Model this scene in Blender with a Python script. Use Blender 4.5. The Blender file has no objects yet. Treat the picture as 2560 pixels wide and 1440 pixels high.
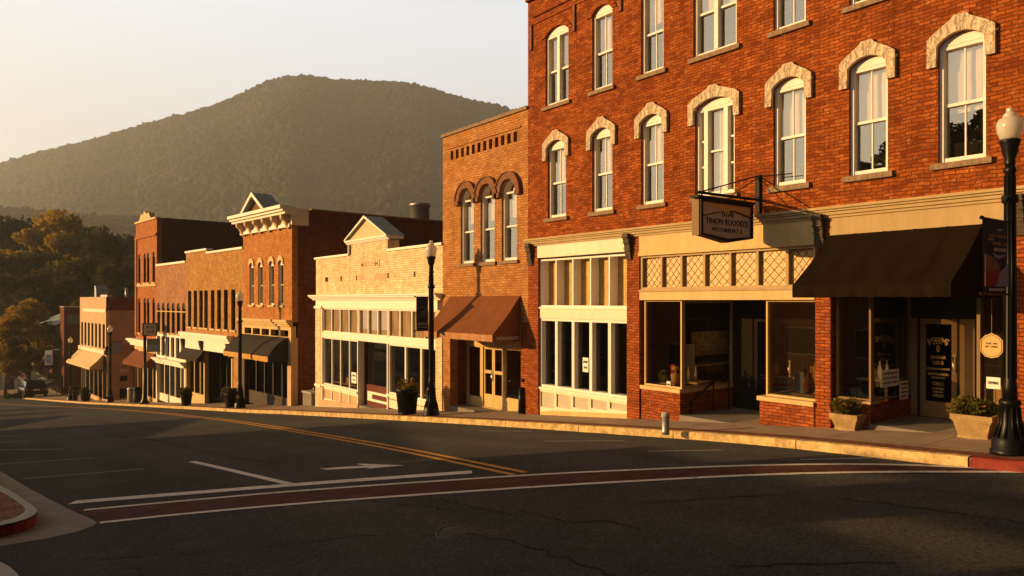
import bpy, bmesh, math, random
import numpy as np
from mathutils import Vector, Matrix, noise
from mathutils.geometry import tessellate_polygon
random.seed(7); rng = np.random.default_rng(11)
scene = bpy.context.scene
C = scene.collection
R = math.radians
# ------------------------------------------------------------------ camera geometry (metres; x = across the street, y = down the street)
F, CX, HY, CZ = 1800.0, 1280.0, 752.0, 1.87
TH = math.atan(1380/1800); SN, CS = math.sin(TH), math.cos(TH)
def ray(px, py):
    r = (px-CX)/F
    return CS*r+SN, -SN*r+CS, (HY-py)/F
GT = [(-200,10),(-60,4.2),(-30,2.3),(-10,.85),(0,0),(7.4,-.67),(15.5,-1.45),(31,-3.03),(34.4,-3.4),(55,-5.4),(71,-6.95),(90,-8.7),(110,-10.3),(150,-12.6),(200,-14),(300,-15),(600,-16),(4000,-18)]
def lerp_t(T, u):
    if u <= T[0][0]: return T[0][1]
    for a, b in zip(T, T[1:]):
        if u <= b[0]: return a[1]+(b[1]-a[1])*(u-a[0])/(b[0]-a[0])
    return T[-1][1]
def gz(y): return (lerp_t(GT, y-1.2)+lerp_t(GT, y)+lerp_t(GT, y+1.2))/3
KR = [(-40,10.5),(2,10.55),(4,10.62),(6,11.0),(8,11.25),(12,11.25),(20,11.15),(30,10.9),(42,10.45),(60,9.4),(71,8.6),(90,7.4),(105,5.6),(120,3.2),(150,-4),(200,-18)]
def kerb_r(y): return (lerp_t(KR, y-.8)+lerp_t(KR, y)+lerp_t(KR, y+.8))/3
def ground(px, py, h=0.0):
    x, y, z = ray(px, py); d = 1.0; st = .5
    g = lambda d: CZ+z*d-gz(y*d)-h
    while g(d) > 0 and d < 3000: d += st
    a, b = d-st, d
    for _ in range(30):
        m = (a+b)/2
        if g(m) > 0: a = m
        else: b = m
    return Vector((x*b, y*b, gz(y*b)+h))
def on_line(px, off):       # where a pixel column crosses the right kerb (+off metres)
    x, y, _ = ray(px, 0); k = 1.0
    while x*k < kerb_r(y*k)+off: k += .02
    return x*k, y*k
# ------------------------------------------------------------------ mesh builder
class MB:
    def __init__(s): s.v, s.f, s.m, s.sm = [], [], [], []
    def add(s, vs, fs, m=0, smooth=False):
        o = len(s.v); s.v += [tuple(v) for v in vs]
        for f in fs: s.f.append(tuple(i+o for i in f)); s.m.append(m); s.sm.append(smooth)
        return s
    def box(s, x0, x1, y0, y1, z0, z1, m=0):
        vs = [(x, y, z) for z in (z0, z1) for y in (y0, y1) for x in (x0, x1)]
        return s.add(vs, [(0,2,3,1),(4,5,7,6),(0,1,5,4),(1,3,7,5),(3,2,6,7),(2,0,4,6)], m)
    def prism(s, loops, y0, y1, m=0, axis='y', back=True):   # loops: outline then holes, as (a, b)
        L = [[Vector((a, b, 0)) for a, b in lp] for lp in loops]
        tri = tessellate_polygon(L)
        pts = [p for lp in loops for p in lp]
        P = (lambda a, b, c: (a, c, b)) if axis == 'y' else ((lambda a, b, c: (c, a, b)) if axis == 'x' else (lambda a, b, c: (a, b, c)))
        n = len(pts); vs = [P(a, b, y0) for a, b in pts]+[P(a, b, y1) for a, b in pts]
        fs = []
        want = -1 if axis == 'y' else 1
        for t in tri:
            a, b, c = [pts[i] for i in t]
            ar = (b[0]-a[0])*(c[1]-a[1])-(c[0]-a[0])*(b[1]-a[1])
            if abs(ar) < 1e-9: continue
            # front face (at y0) looks to -axis
            if axis == 'y': f = t if ar > 0 else t[::-1]
            else: f = t[::-1] if ar > 0 else t
            fs.append(tuple(f))
            if back: fs.append(tuple(i+n for i in f[::-1]))
        k = 0
        for li, lp in enumerate(loops):
            A = sum(lp[i-1][0]*lp[i][1]-lp[i][0]*lp[i-1][1] for i in range(len(lp)))
            for i in range(len(lp)):
                a, b = k+i, k+(i+1) % len(lp)
                q = (a, a+n, b+n, b) if ((A > 0) == (li == 0)) == (axis == 'y') else (a, b, b+n, a+n)
                fs.append(q)
            k += len(lp)
        return s.add(vs, fs, m)
    def lathe(s, prof, n=16, cx=0, cy=0, m=0, smooth=True, sq=None):
        vs = []
        for r, z in prof:
            for i in range(n):
                a = 2*math.pi*i/n
                vs.append((cx+r*math.cos(a), cy+r*math.sin(a), z))
        fs = []
        for j in range(len(prof)-1):
            for i in range(n):
                a, b = j*n+i, j*n+(i+1) % n
                fs.append((a, b, b+n, a+n))
        fs.append(tuple(range(n))[::-1]); fs.append(tuple(range((len(prof)-1)*n, len(prof)*n)))
        return s.add(vs, fs, m, smooth)
    def tube(s, pts, r, n=8, m=0, smooth=True):
        pts = [Vector(p) for p in pts]; vs = []
        for i, p in enumerate(pts):
            t = (pts[min(i+1, len(pts)-1)]-pts[max(i-1, 0)]).normalized()
            a = t.orthogonal().normalized(); b = t.cross(a)
            rr = r[i] if isinstance(r, (list, tuple)) else r
            for k in range(n):
                w = 2*math.pi*k/n
                vs.append(p+a*rr*math.cos(w)+b*rr*math.sin(w))
        fs = [(j*n+i, j*n+(i+1) % n, (j+1)*n+(i+1) % n, (j+1)*n+i) for j in range(len(pts)-1) for i in range(n)]
        fs += [tuple(range(n))[::-1], tuple(range((len(pts)-1)*n, len(pts)*n))]
        return s.add(vs, fs, m, smooth)
    def bar(s, p, q, w, m=0): return s.tube([p, q], w*.7, 4, m, False)
    def quad(s, a, b, c, d, m=0): return s.add([a, b, c, d], [(0, 1, 2, 3)], m)
    def grid(s, fn, nu, nv, m=0, smooth=True):
        vs = [fn(i/nu, j/nv) for j in range(nv+1) for i in range(nu+1)]
        fs = [(j*(nu+1)+i, j*(nu+1)+i+1, (j+1)*(nu+1)+i+1, (j+1)*(nu+1)+i) for j in range(nv) for i in range(nu)]
        return s.add(vs, fs, m, smooth)
    def sphere(s, c, r, n=12, m=0, sz=1.0):
        prof = [(max(r*math.sin(math.pi*i/n), 1e-4), c[2]-r*sz*math.cos(math.pi*i/n)) for i in range(n+1)]
        return s.lathe(prof, n, c[0], c[1], m)
    def mesh(s, name, mats):
        me = bpy.data.meshes.new(name); me.from_pydata(s.v, [], s.f)
        for m in (mats if isinstance(mats, (list, tuple)) else [mats]): me.materials.append(m)
        me.polygons.foreach_set('material_index', s.m); me.polygons.foreach_set('use_smooth', s.sm)
        uv = me.uv_layers.new(name='UVMap'); V = s.v
        co = np.array(V, dtype=np.float32).reshape(-1, 3)
        li = np.empty(len(me.loops), dtype=np.int32); me.loops.foreach_get('vertex_index', li)
        nr = np.empty(len(me.polygons)*3, dtype=np.float32); me.polygons.foreach_get('normal', nr); nr = np.abs(nr.reshape(-1, 3))
        lt = np.empty(len(me.polygons), dtype=np.int32); me.polygons.foreach_get('loop_total', lt)
        ax = np.repeat(np.argmax(nr, axis=1), lt); p = co[li]
        u = np.where(ax == 0, p[:, 1], p[:, 0]); v = np.where(ax == 2, p[:, 1], p[:, 2])
        uv.data.foreach_set('uv', np.stack([u, v], 1).astype(np.float32).ravel())
        me.validate(); me.update()
        return me
    def build(s, name, mats, parent=None, label=None, loc=None):
        o = bpy.data.objects.new(name, s.mesh(name, mats)); C.objects.link(o)
        if parent is not None: o.parent = parent
        if label: o['label'] = label
        if loc is not None: o.location = loc
        return o
def thing(name, label, cat, loc=(0,0,0), rz=0, group=None):
    o = bpy.data.objects.new(name, None); C.objects.link(o); o.location = loc; o.rotation_euler = (0, 0, rz)
    o.empty_display_size = .2
    return tag(o, label, cat, group)
def tag(o, label, cat, group=None):
    o['label'] = label; o['category'] = cat
    if group: o['group'] = group
    return o
def struct(o, kind='structure'): o['kind'] = kind; return o
def copy_tree(o, parent=None):
    c = o.copy(); C.objects.link(c); c.parent = parent
    for ch in list(o.children): copy_tree(ch, c)
    return c
def arc(x0, x1, zs, rise, n=10):       # from x1 over the crown to x0
    w = (x1-x0)/2; mx = (x0+x1)/2
    if rise <= 1e-4: return [(x1, zs), (x0, zs)]
    r = (w*w+rise*rise)/(2*rise); cz = zs+rise-r; a0 = math.asin(min(1, w/r))
    if rise > w: a0 = math.pi-a0
    return [(mx+r*math.sin(a0-2*a0*i/n), cz+r*math.cos(a0-2*a0*i/n)) for i in range(n+1)]
def arch_loop(x0, x1, z0, zs, rise, n=10): return [(x0, z0), (x1, z0)]+arc(x0, x1, zs, rise, n)
def rect(x0, x1, z0, z1): return [(x0, z0), (x1, z0), (x1, z1), (x0, z1)]
# ------------------------------------------------------------------ materials
def newmat(name):
    m = bpy.data.materials.new(name); m.use_nodes = True
    nt = m.node_tree; return m, nt, nt.nodes, nt.links, nt.nodes['Principled BSDF']
def nd(N, t, **kw):
    n = N.new(t)
    for k, v in kw.items():
        if k in n.inputs: n.inputs[k].default_value = v
        else: setattr(n, k, v)
    return n
def mixc(N, L, fac, a, b, mode='MIX'):
    n = N.new('ShaderNodeMix'); n.data_type = 'RGBA'; n.blend_type = mode
    for sock, v in ((n.inputs[0], fac), (n.inputs[6], a), (n.inputs[7], b)):
        if hasattr(v, 'links'): L.new(v, sock)
        else: sock.default_value = v if isinstance(v, (int, float)) else (*v, 1) if len(v) == 3 else v
    return n.outputs[2]
def ramp(N, L, src, p0, p1, c0=(0,0,0,1), c1=(1,1,1,1)):
    n = N.new('ShaderNodeValToRGB'); e = n.color_ramp.elements
    e[0].position, e[1].position, e[0].color, e[1].color = p0, p1, c0, c1
    L.new(src, n.inputs[0]); return n.outputs[0]
def plain(name, col, rough=.6, var=.25, scale=6, bump=.0, bscale=60, metal=0, spec=.15, stretch=None, worn=None, wt=.56):
    m, nt, N, L, B = newmat(name)
    tc = nd(N, 'ShaderNodeTexCoord'); src = tc.outputs['Object']
    if stretch:
        mp = nd(N, 'ShaderNodeMapping'); mp.inputs['Scale'].default_value = stretch; L.new(src, mp.inputs[0]); src = mp.outputs[0]
    n1 = nd(N, 'ShaderNodeTexNoise', Scale=scale, Detail=8, Roughness=.6); L.new(src, n1.inputs['Vector'])
    k = tuple(max(0, c*(1-var)) for c in col); k2 = tuple(min(1, c*(1+var*.7)) for c in col)
    c = mixc(N, L, ramp(N, L, n1.outputs[0], .3, .7), k, k2)
    if worn:
        n3 = nd(N, 'ShaderNodeTexNoise', Scale=scale*2.3, Detail=10, Roughness=.75); L.new(src, n3.inputs['Vector'])
        c = mixc(N, L, ramp(N, L, n3.outputs[0], wt, wt+.09), c, worn)
    L.new(c, B.inputs['Base Color'])
    B.inputs['Roughness'].default_value = rough; B.inputs['Metallic'].default_value = metal
    B.inputs['Specular IOR Level'].default_value = spec
    if bump:
        n2 = nd(N, 'ShaderNodeTexNoise', Scale=bscale, Detail=6); L.new(src, n2.inputs['Vector'])
        b = nd(N, 'ShaderNodeBump', Strength=bump, Distance=.02); L.new(n2.outputs[0], b.inputs['Height']); L.new(b.outputs[0], B.inputs['Normal'])
    return m
def brick(name, c1, c2, mortar, bw=.235, bh=.083, ms=.011, wob=.012, stain=(.5,.45,.4), stain_amt=.35, pale=None, pale_amt=0, bump=.6, rough=.85):
    m, nt, N, L, B = newmat(name)
    tc = nd(N, 'ShaderNodeTexCoord'); uv = tc.outputs['UV']
    wn = nd(N, 'ShaderNodeTexNoise', Scale=3.1, Detail=3); L.new(uv, wn.inputs['Vector'])
    sb = nd(N, 'ShaderNodeVectorMath', operation='SUBTRACT'); L.new(wn.outputs['Color'], sb.inputs[0]); sb.inputs[1].default_value = (.5, .5, .5)
    sc = nd(N, 'ShaderNodeVectorMath', operation='SCALE'); L.new(sb.outputs[0], sc.inputs[0]); sc.inputs['Scale'].default_value = wob*6
    ad = nd(N, 'ShaderNodeVectorMath', operation='ADD'); L.new(uv, ad.inputs[0]); L.new(sc.outputs[0], ad.inputs[1])
    bt = nd(N, 'ShaderNodeTexBrick'); L.new(ad.outputs[0], bt.inputs['Vector'])
    for k, v in (('Scale', 1), ('Mortar Size', ms), ('Mortar Smooth', .5), ('Brick Width', bw), ('Row Height', bh)): bt.inputs[k].default_value = v
    bt.inputs['Color1'].default_value = (0, 0, 0, 1); bt.inputs['Color2'].default_value = (1, 1, 1, 1); bt.inputs['Mortar'].default_value = (.5, .5, .5, 1)
    col = mixc(N, L, bt.outputs['Color'], c1, c2)
    # patches of brick of another firing
    pn = nd(N, 'ShaderNodeTexNoise', Scale=7, Detail=5, Roughness=.7); L.new(uv, pn.inputs['Vector'])
    if pale: col = mixc(N, L, ramp(N, L, pn.outputs[0], .55, .66, (0,0,0,1), (pale_amt,)*3+(1,)), col, pale)
    sn = nd(N, 'ShaderNodeTexNoise', Scale=.9, Detail=9, Roughness=.65); L.new(uv, sn.inputs['Vector'])
    col = mixc(N, L, ramp(N, L, sn.outputs[0], .42, .72, (0,0,0,1), (stain_amt,)*3+(1,)), col, mixc(N, L, 1.0, col, stain, 'MULTIPLY'))
    fn = nd(N, 'ShaderNodeTexNoise', Scale=45, Detail=4); L.new(uv, fn.inputs['Vector'])
    col = mixc(N, L, .55, col, ramp(N, L, fn.outputs[0], .2, .8, (.5,.5,.5,1), (1.4,1.4,1.4,1)), 'MULTIPLY')
    gn = nd(N, 'ShaderNodeTexNoise', Scale=2.6, Detail=6, Roughness=.7); L.new(uv, gn.inputs['Vector'])
    col = mixc(N, L, .75, col, ramp(N, L, gn.outputs[0], .32, .68, (.66,.60,.56,1), (1.3,1.34,1.34,1)), 'MULTIPLY')
    vm = nd(N, 'ShaderNodeMapping'); vm.inputs['Scale'].default_value = (3.5, .22, 1); L.new(uv, vm.inputs[0])
    vn = nd(N, 'ShaderNodeTexNoise', Scale=1, Detail=6); L.new(vm.outputs[0], vn.inputs['Vector'])     # run-off streaks
    col = mixc(N, L, ramp(N, L, vn.outputs[0], .55, .72, (0,0,0,1), (.5,.5,.5,1)), col, mixc(N, L, 1.0, col, (.6,.52,.47), 'MULTIPLY'))
    col = mixc(N, L, bt.outputs['Fac'], col, mortar)
    L.new(col, B.inputs['Base Color']); B.inputs['Roughness'].default_value = rough; B.inputs['Specular IOR Level'].default_value = .06
    inv = nd(N, 'ShaderNodeMath', operation='SUBTRACT'); inv.inputs[0].default_value = 1; L.new(bt.outputs['Fac'], inv.inputs[1])
    a2 = nd(N, 'ShaderNodeMath', operation='MULTIPLY_ADD'); L.new(fn.outputs[0], a2.inputs[0]); a2.inputs[1].default_value = .5; L.new(inv.outputs[0], a2.inputs[2])
    b3 = nd(N, 'ShaderNodeMath', operation='MULTIPLY_ADD'); L.new(bt.outputs['Color'], b3.inputs[0]); b3.inputs[1].default_value = .5; L.new(a2.outputs[0], b3.inputs[2])
    bp = nd(N, 'ShaderNodeBump', Strength=bump, Distance=.012); L.new(b3.outputs[0], bp.inputs['Height']); L.new(bp.outputs[0], B.inputs['Normal'])
    return m
def glass(name, fac, tint=(.8,.8,.76), wav=.0, gcol=(1,1,1), ior=1.5):
    m, nt, N, L, B = newmat(name); N.remove(B)
    out = N['Material Output']
    tr = nd(N, 'ShaderNodeBsdfTransparent'); tr.inputs[0].default_value = (*tint, 1)
    gl = nd(N, 'ShaderNodeBsdfGlossy', Roughness=0.0); gl.inputs[0].default_value = (*gcol, 1)
    fr = nd(N, 'ShaderNodeFresnel', IOR=ior)
    ma = nd(N, 'ShaderNodeMath', operation='MULTIPLY_ADD'); L.new(fr.outputs[0], ma.inputs[0]); ma.inputs[1].default_value = 1-fac; ma.inputs[2].default_value = fac
    ma.use_clamp = True
    if wav:
        tc = nd(N, 'ShaderNodeTexCoord'); n = nd(N, 'ShaderNodeTexNoise', Scale=2.2, Detail=2); L.new(tc.outputs['Object'], n.inputs['Vector'])
        b = nd(N, 'ShaderNodeBump', Strength=wav, Distance=.02); L.new(n.outputs[0], b.inputs['Height']); L.new(b.outputs[0], gl.inputs['Normal'])
    mx = nd(N, 'ShaderNodeMixShader'); L.new(ma.outputs[0], mx.inputs[0]); L.new(tr.outputs[0], mx.inputs[1]); L.new(gl.outputs[0], mx.inputs[2])
    L.new(mx.outputs[0], out.inputs['Surface'])
    return m
M = {}
M['brick_red'] = brick('red_brick', (.20,.042,.008), (.38,.098,.020), (.080,.028,.010), bw=.195, bh=.064, ms=.008, pale=(.52,.20,.06), pale_amt=.75, stain=(.42,.33,.30), stain_amt=.6, wob=.016)
M['brick_pier'] = brick('pier_brick', (.23,.05,.013), (.38,.095,.026), (.06,.026,.014), bw=.195, bh=.064, ms=.008, pale=(.55,.28,.16), pale_amt=.4)
M['brick_tan'] = brick('tan_brick', (.36,.155,.050), (.50,.235,.080), (.17,.075,.028), bw=.21, bh=.075, ms=.009, pale=(.70,.44,.24), pale_amt=.4, stain_amt=.35)
M['brick_white'] = brick('white_painted_brick', (.66,.53,.33), (.80,.69,.49), (.40,.26,.13), ms=.011, pale=(.62,.42,.20), pale_amt=.4, stain=(.85,.74,.58), stain_amt=.3)
M['brick_orange'] = brick('orange_brick', (.40,.165,.048), (.53,.235,.075), (.24,.10,.035), stain_amt=.25)
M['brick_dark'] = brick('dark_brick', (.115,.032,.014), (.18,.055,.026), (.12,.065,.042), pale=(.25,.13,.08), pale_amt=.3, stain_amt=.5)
M['brick_brown'] = brick('brown_brick', (.40,.20,.068), (.54,.30,.105), (.24,.12,.045), stain=(.5,.42,.36), stain_amt=.65)
M['brick_rust'] = brick('rust_brick', (.38,.13,.045), (.49,.19,.07), (.22,.09,.04), stain_amt=.35)
M['brick_mauve'] = brick('mauve_brick', (.36,.17,.09), (.46,.24,.13), (.25,.14,.08), stain=(.5,.38,.34), stain_amt=.6)
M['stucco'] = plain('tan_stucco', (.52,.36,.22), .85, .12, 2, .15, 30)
M['stucco_side'] = plain('greyer_tan_stucco', (.36,.27,.20), .9, .14, 1.5, .15, 30)  # greyer, darker tan than the front stucco
M['white'] = plain('white_paint', (.80,.75,.66), .5, .07, 5, .08, 25, worn=None)
M['white_old'] = plain('old_white_paint', (.76,.68,.54), .6, .10, 1.5, .10, 25, stretch=(2,1,.5))
M['frame_white'] = plain('window_frame_paint', (.74,.71,.67), .45, .08, 8, .06, 30)
M['cream'] = plain('cream_paint', (.58,.41,.19), .65, .16, 2.2, .12, 20, stretch=(2,2,.6))
M['taupe'] = plain('taupe_paint', (.40,.285,.145), .6, .16, 2.2, .08, 20, stretch=(2,2,.5))
M['grey_panel'] = plain('grey_panel_paint', (.46,.42,.34), .6, .10, 4, .05, 20)
M['stone'] = plain('rough_stone', (.58,.46,.33), .95, .6, 9, 1.0, 10, stretch=(2.6,2,.8), worn=(.13,.10,.08), wt=.52)
M['sill_stone'] = plain('dark_sill_stone', (.25,.17,.11), .9, .4, 12, .5, 30)
M['dark_brick_trim'] = plain('dark_brick_trim', (.20,.09,.05), .9, .4, 16, .7, 28)
M['concrete'] = plain('sidewalk_concrete', (.20,.175,.155), .8, .22, 1.8, .25, 60)
M['kerb'] = plain('kerb_concrete', (.58,.41,.19), .95, .5, 4, 1.0, 14, worn=(.30,.19,.08), wt=.535)
M['kerb_red'] = plain('red_kerb_paint', (.20,.03,.022), .7, .35, 6, .5, 25, worn=(.18,.10,.08))
M['granite'] = plain('granite', (.36,.35,.345), .7, .22, 14, .2, 40)
M['black_iron'] = plain('black_iron', (.005,.0045,.004), .36, .2, 10, .05, 30, spec=.2)
M['iron_ornate'] = plain('weathered_iron', (.075,.055,.04), .6, .5, 25, .6, 35)
M['black'] = plain('black_paint', (.012,.011,.010), .6, .2, 5)
M['dark_wood'] = plain('dark_wood', (.05,.032,.02), .6, .3, 8)
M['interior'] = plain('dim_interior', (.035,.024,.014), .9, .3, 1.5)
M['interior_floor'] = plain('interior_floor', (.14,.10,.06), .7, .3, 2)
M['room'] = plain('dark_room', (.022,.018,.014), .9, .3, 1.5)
M['awn_brown'] = plain('rust_canvas', (.175,.062,.026), .9, .12, 3, .15, 90, spec=.08)
M['awn_dark'] = plain('dark_brown_canvas', (.013,.0075,.004), .95, .15, 3, .12, 90, spec=.03)
M['awn_black'] = plain('black_canvas', (.032,.026,.024), .9, .12, 3, .12, 90, spec=.1)
M['awn_cream'] = plain('cream_canvas', (.58,.45,.26), .85, .12, 2, .12, 60, worn=(.40,.29,.15))
M['awn_edge'] = plain('ochre_valance', (.50,.27,.07), .85, .12, 3)
M['val_brown'] = plain('rust_valance', (.40,.20,.10), .85, .2, 9)
M['metal_roof'] = plain('grey_metal_roof', (.28,.33,.36), .45, .15, 3, .08, 12, metal=.3, stretch=(1,1,1))
M['roof'] = plain('flat_roof', (.10,.09,.08), .9, .3, 1)
M['blinds'] = plain('window_blind', (.60,.53,.43), .8, .06, 3)
M['glass_sky'] = glass('upper_window_glass', .16, (.8,.79,.75), .02, (1, .93, .78))
M['glass_shop'] = glass('shop_window_glass', .05, (.66,.60,.48), .05, ior=1.4)
M['glass_dark'] = glass('dark_window_glass', .006, (.30,.28,.25), .03, ior=1.1)
M['glass_bright'] = glass('reflective_shop_glass', .22, (.6,.52,.38), .03, (1,.9,.7))
M['glass_amber'] = plain('amber_obscured_glass', (.26,.17,.075), .3, .55, 3, .2, 30, stretch=(2.5,1,.5))
M['glass_gold'] = plain('obscured_glass', (.44,.27,.08), .35, .25, 9, .3, 40)
M['leaded'] = None
M['paper'] = plain('white_paper', (.78,.76,.72), .8, .05, 5)
M['ink'] = plain('black_ink', (.02,.018,.016), .7, .1, 5)
M['gold'] = plain('gold_lettering', (.50,.32,.13), .5, .15, 20)
M['gold_sign'] = plain('gold_sign_paint', (.60,.40,.17), .6, .12, 10)
M['sign_face'] = plain('sign_face_paint', (.46,.42,.41), .6, .08, 4)
M['banner_navy'] = plain('navy_banner_cloth', (.025,.04,.075), .8, .12, 5)
M['banner_slate'] = plain('slate_banner_cloth', (.09,.085,.085), .8, .12, 5)
M['banner_blue'] = plain('pale_blue_banner_cloth', (.20,.26,.40), .8, .1, 5)
M['banner_brown'] = plain('brown_banner_cloth', (.20,.11,.07), .8, .2, 9)
M['banner_red'] = plain('red_banner_cloth', (.22,.04,.03), .8, .1, 5)
M['banner_black'] = plain('black_banner_cloth', (.02,.02,.022), .8, .12, 5)
M['banner_grey'] = plain('grey_banner_cloth', (.16,.17,.19), .8, .15, 7)
M['letter_pale'] = plain('pale_lettering', (.50,.48,.45), .8, .1, 5)
M['letter_red'] = plain('faded_red_lettering', (.35,.15,.11), .8, .1, 5)
M['planter'] = plain('planter_concrete', (.38,.26,.125), .9, .3, 5, .6, 25, worn=(.22,.17,.11))
M['soil'] = plain('soil', (.05,.035,.02), .95, .3, 12)
M['white_line'] = plain('white_road_paint', (.62,.60,.57), .7, .12, 3, 0, worn=(.20,.19,.18))
M['yellow_line'] = plain('yellow_road_paint', (.50,.25,.05), .7, .15, 3, 0, worn=(.22,.12,.05))
M['thin_line'] = plain('faded_road_paint', (.30,.285,.27), .7, .2, 3, 0, worn=(.08,.075,.07))
M['crack'] = plain('tar_crack', (.012,.011,.010), .8, .3, 5)
M['manhole'] = plain('cast_iron_cover', (.10,.10,.10), .8, .3, 20, .6, 30, metal=.5)
M['bark'] = plain('bark', (.08,.055,.035), .95, .35, 5, .6, 20)
M['car'] = plain('black_car_paint', (.010,.010,.012), .18, .1, 2)
M['tyre'] = plain('tyre_rubber', (.015,.015,.015), .9, .1, 5)
M['car_glass'] = plain('car_glass', (.02,.022,.025), .05, .1, 2)
M['tail_light'] = plain('red_lens', (.35,.03,.015), .2, .1, 5)
M['chrome'] = plain('chrome', (.5,.48,.45), .25, .1, 5, metal=1)
M['sign_red'] = plain('red_sign', (.45,.06,.04), .5, .1, 5)
M['galv'] = plain('galvanised_steel', (.35,.34,.33), .4, .15, 5, .05, 20, metal=.6)
M['tan_dark'] = plain('dark_tan_paint', (.215,.135,.062), .6, .10, 4, .05, 20)
M['door_red'] = plain('dark_red_paint', (.12,.025,.015), .5, .15, 4)
M['blue_wall'] = plain('pale_blue_metal', (.30,.36,.44), .6, .1, 3)
M['frosted'] = None
def asphalt():
    m, nt, N, L, B = newmat('asphalt')
    tc = nd(N, 'ShaderNodeTexCoord'); o = tc.outputs['Object']
    n1 = nd(N, 'ShaderNodeTexNoise', Scale=.35, Detail=6, Roughness=.6); L.new(o, n1.inputs['Vector'])
    n2 = nd(N, 'ShaderNodeTexNoise', Scale=26, Detail=5, Roughness=.85); L.new(o, n2.inputs['Vector'])
    n3 = nd(N, 'ShaderNodeTexNoise', Scale=2.4, Detail=8, Roughness=.7); L.new(o, n3.inputs['Vector'])
    mp = nd(N, 'ShaderNodeMapping'); mp.inputs['Scale'].default_value = (1.1, .05, 1); L.new(o, mp.inputs[0])
    n4 = nd(N, 'ShaderNodeTexNoise', Scale=1.0, Detail=5); L.new(mp.outputs[0], n4.inputs['Vector'])
    c = mixc(N, L, ramp(N, L, n1.outputs[0], .3, .7), (.058,.062,.065), (.090,.094,.096))
    c = mixc(N, L, ramp(N, L, n4.outputs[0], .4, .65, (0,0,0,1), (.5,.5,.5,1)), c, (.044,.047,.049))
    c = mixc(N, L, ramp(N, L, n3.outputs[0], .55, .8, (0,0,0,1), (.5,.5,.5,1)), c, (.145,.145,.143))
    c = mixc(N, L, 1.0, c, ramp(N, L, n2.outputs[0], .34, .68, (.35,.35,.35,1), (1.85,1.8,1.75,1)), 'MULTIPLY')
    L.new(c, B.inputs['Base Color']); B.inputs['Roughness'].default_value = .9; B.inputs['Specular IOR Level'].default_value = .05
    b = nd(N, 'ShaderNodeBump', Strength=1.0, Distance=.035); L.new(n2.outputs[0], b.inputs['Height']); L.new(b.outputs[0], B.inputs['Normal'])
    return m
M['asphalt'] = asphalt()
M['crosswalk'] = brick('crosswalk_pavers', (.075,.030,.026), (.105,.045,.038), (.05,.03,.028), bw=.22, bh=.11, ms=.008, stain_amt=.5, bump=.3)
M['pavers'] = brick('brick_pavers', (.20,.085,.06), (.31,.14,.10), (.09,.055,.045), bw=.30, bh=.15, ms=.012, stain_amt=.5, bump=.5)
M['brick_strip'] = brick('brick_strip_pavers', (.16,.06,.035), (.24,.10,.06), (.10,.06,.04), bw=.20, bh=.10, ms=.008, stain_amt=.4, bump=.3)
def walkmat():
    m, nt, N, L, B = newmat('jointed_sidewalk')
    tc = nd(N, 'ShaderNodeTexCoord'); o = tc.outputs['Object']
    n1 = nd(N, 'ShaderNodeTexNoise', Scale=1.6, Detail=8, Roughness=.7); L.new(o, n1.inputs['Vector'])
    n2 = nd(N, 'ShaderNodeTexNoise', Scale=60, Detail=3); L.new(o, n2.inputs['Vector'])
    c = mixc(N, L, ramp(N, L, n1.outputs[0], .3, .7), (.25,.185,.135), (.37,.285,.215))
    c = mixc(N, L, .5, c, ramp(N, L, n2.outputs[0], .3, .7, (.7,.7,.7,1), (1.25,1.25,1.25,1)), 'MULTIPLY')
    bt = nd(N, 'ShaderNodeTexBrick'); L.new(o, bt.inputs['Vector']); bt.offset = 0
    for k, v in (('Scale', 1), ('Mortar Size', .008), ('Brick Width', 1.9), ('Row Height', 1.6)): bt.inputs[k].default_value = v
    c = mixc(N, L, bt.outputs['Fac'], c, (.06,.045,.035))
    L.new(c, B.inputs['Base Color']); B.inputs['Roughness'].default_value = .9; B.inputs['Specular IOR Level'].default_value = .06
    b = nd(N, 'ShaderNodeBump', Strength=.25, Distance=.01); L.new(n2.outputs[0], b.inputs['Height']); L.new(b.outputs[0], B.inputs['Normal'])
    return m
M['walk'] = walkmat()
def leadedmat():
    m, nt, N, L, B = newmat('textured_transom_glass')
    tc = nd(N, 'ShaderNodeTexCoord')
    n1 = nd(N, 'ShaderNodeTexNoise', Scale=5, Detail=8, Roughness=.7); L.new(tc.outputs['Object'], n1.inputs['Vector'])
    c = mixc(N, L, ramp(N, L, n1.outputs[0], .3, .72), (.36,.19,.045), (.54,.32,.09))
    L.new(c, B.inputs['Base Color']); B.inputs['Roughness'].default_value = .4
    n2 = nd(N, 'ShaderNodeTexNoise', Scale=24, Detail=4); L.new(tc.outputs['Object'], n2.inputs['Vector'])
    b = nd(N, 'ShaderNodeBump', Strength=.5, Distance=.02); L.new(n2.outputs[0], b.inputs['Height']); L.new(b.outputs[0], B.inputs['Normal'])
    return m
M['leaded'] = leadedmat()
def frosted():
    m, nt, N, L, B = newmat('frosted_globe'); N.remove(B)
    d = nd(N, 'ShaderNodeBsdfDiffuse'); d.inputs[0].default_value = (.85,.80,.72, 1)
    t = nd(N, 'ShaderNodeBsdfTranslucent'); t.inputs[0].default_value = (.90,.82,.70, 1)
    g = nd(N, 'ShaderNodeBsdfGlossy', Roughness=.15)
    a = nd(N, 'ShaderNodeMixShader'); a.inputs[0].default_value = .5; L.new(d.outputs[0], a.inputs[1]); L.new(t.outputs[0], a.inputs[2])
    f = nd(N, 'ShaderNodeFresnel', IOR=1.45)
    b = nd(N, 'ShaderNodeMixShader'); L.new(f.outputs[0], b.inputs[0]); L.new(a.outputs[0], b.inputs[1]); L.new(g.outputs[0], b.inputs[2])
    L.new(b.outputs[0], N['Material Output'].inputs['Surface']); return m
M['frosted'] = frosted()
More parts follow.
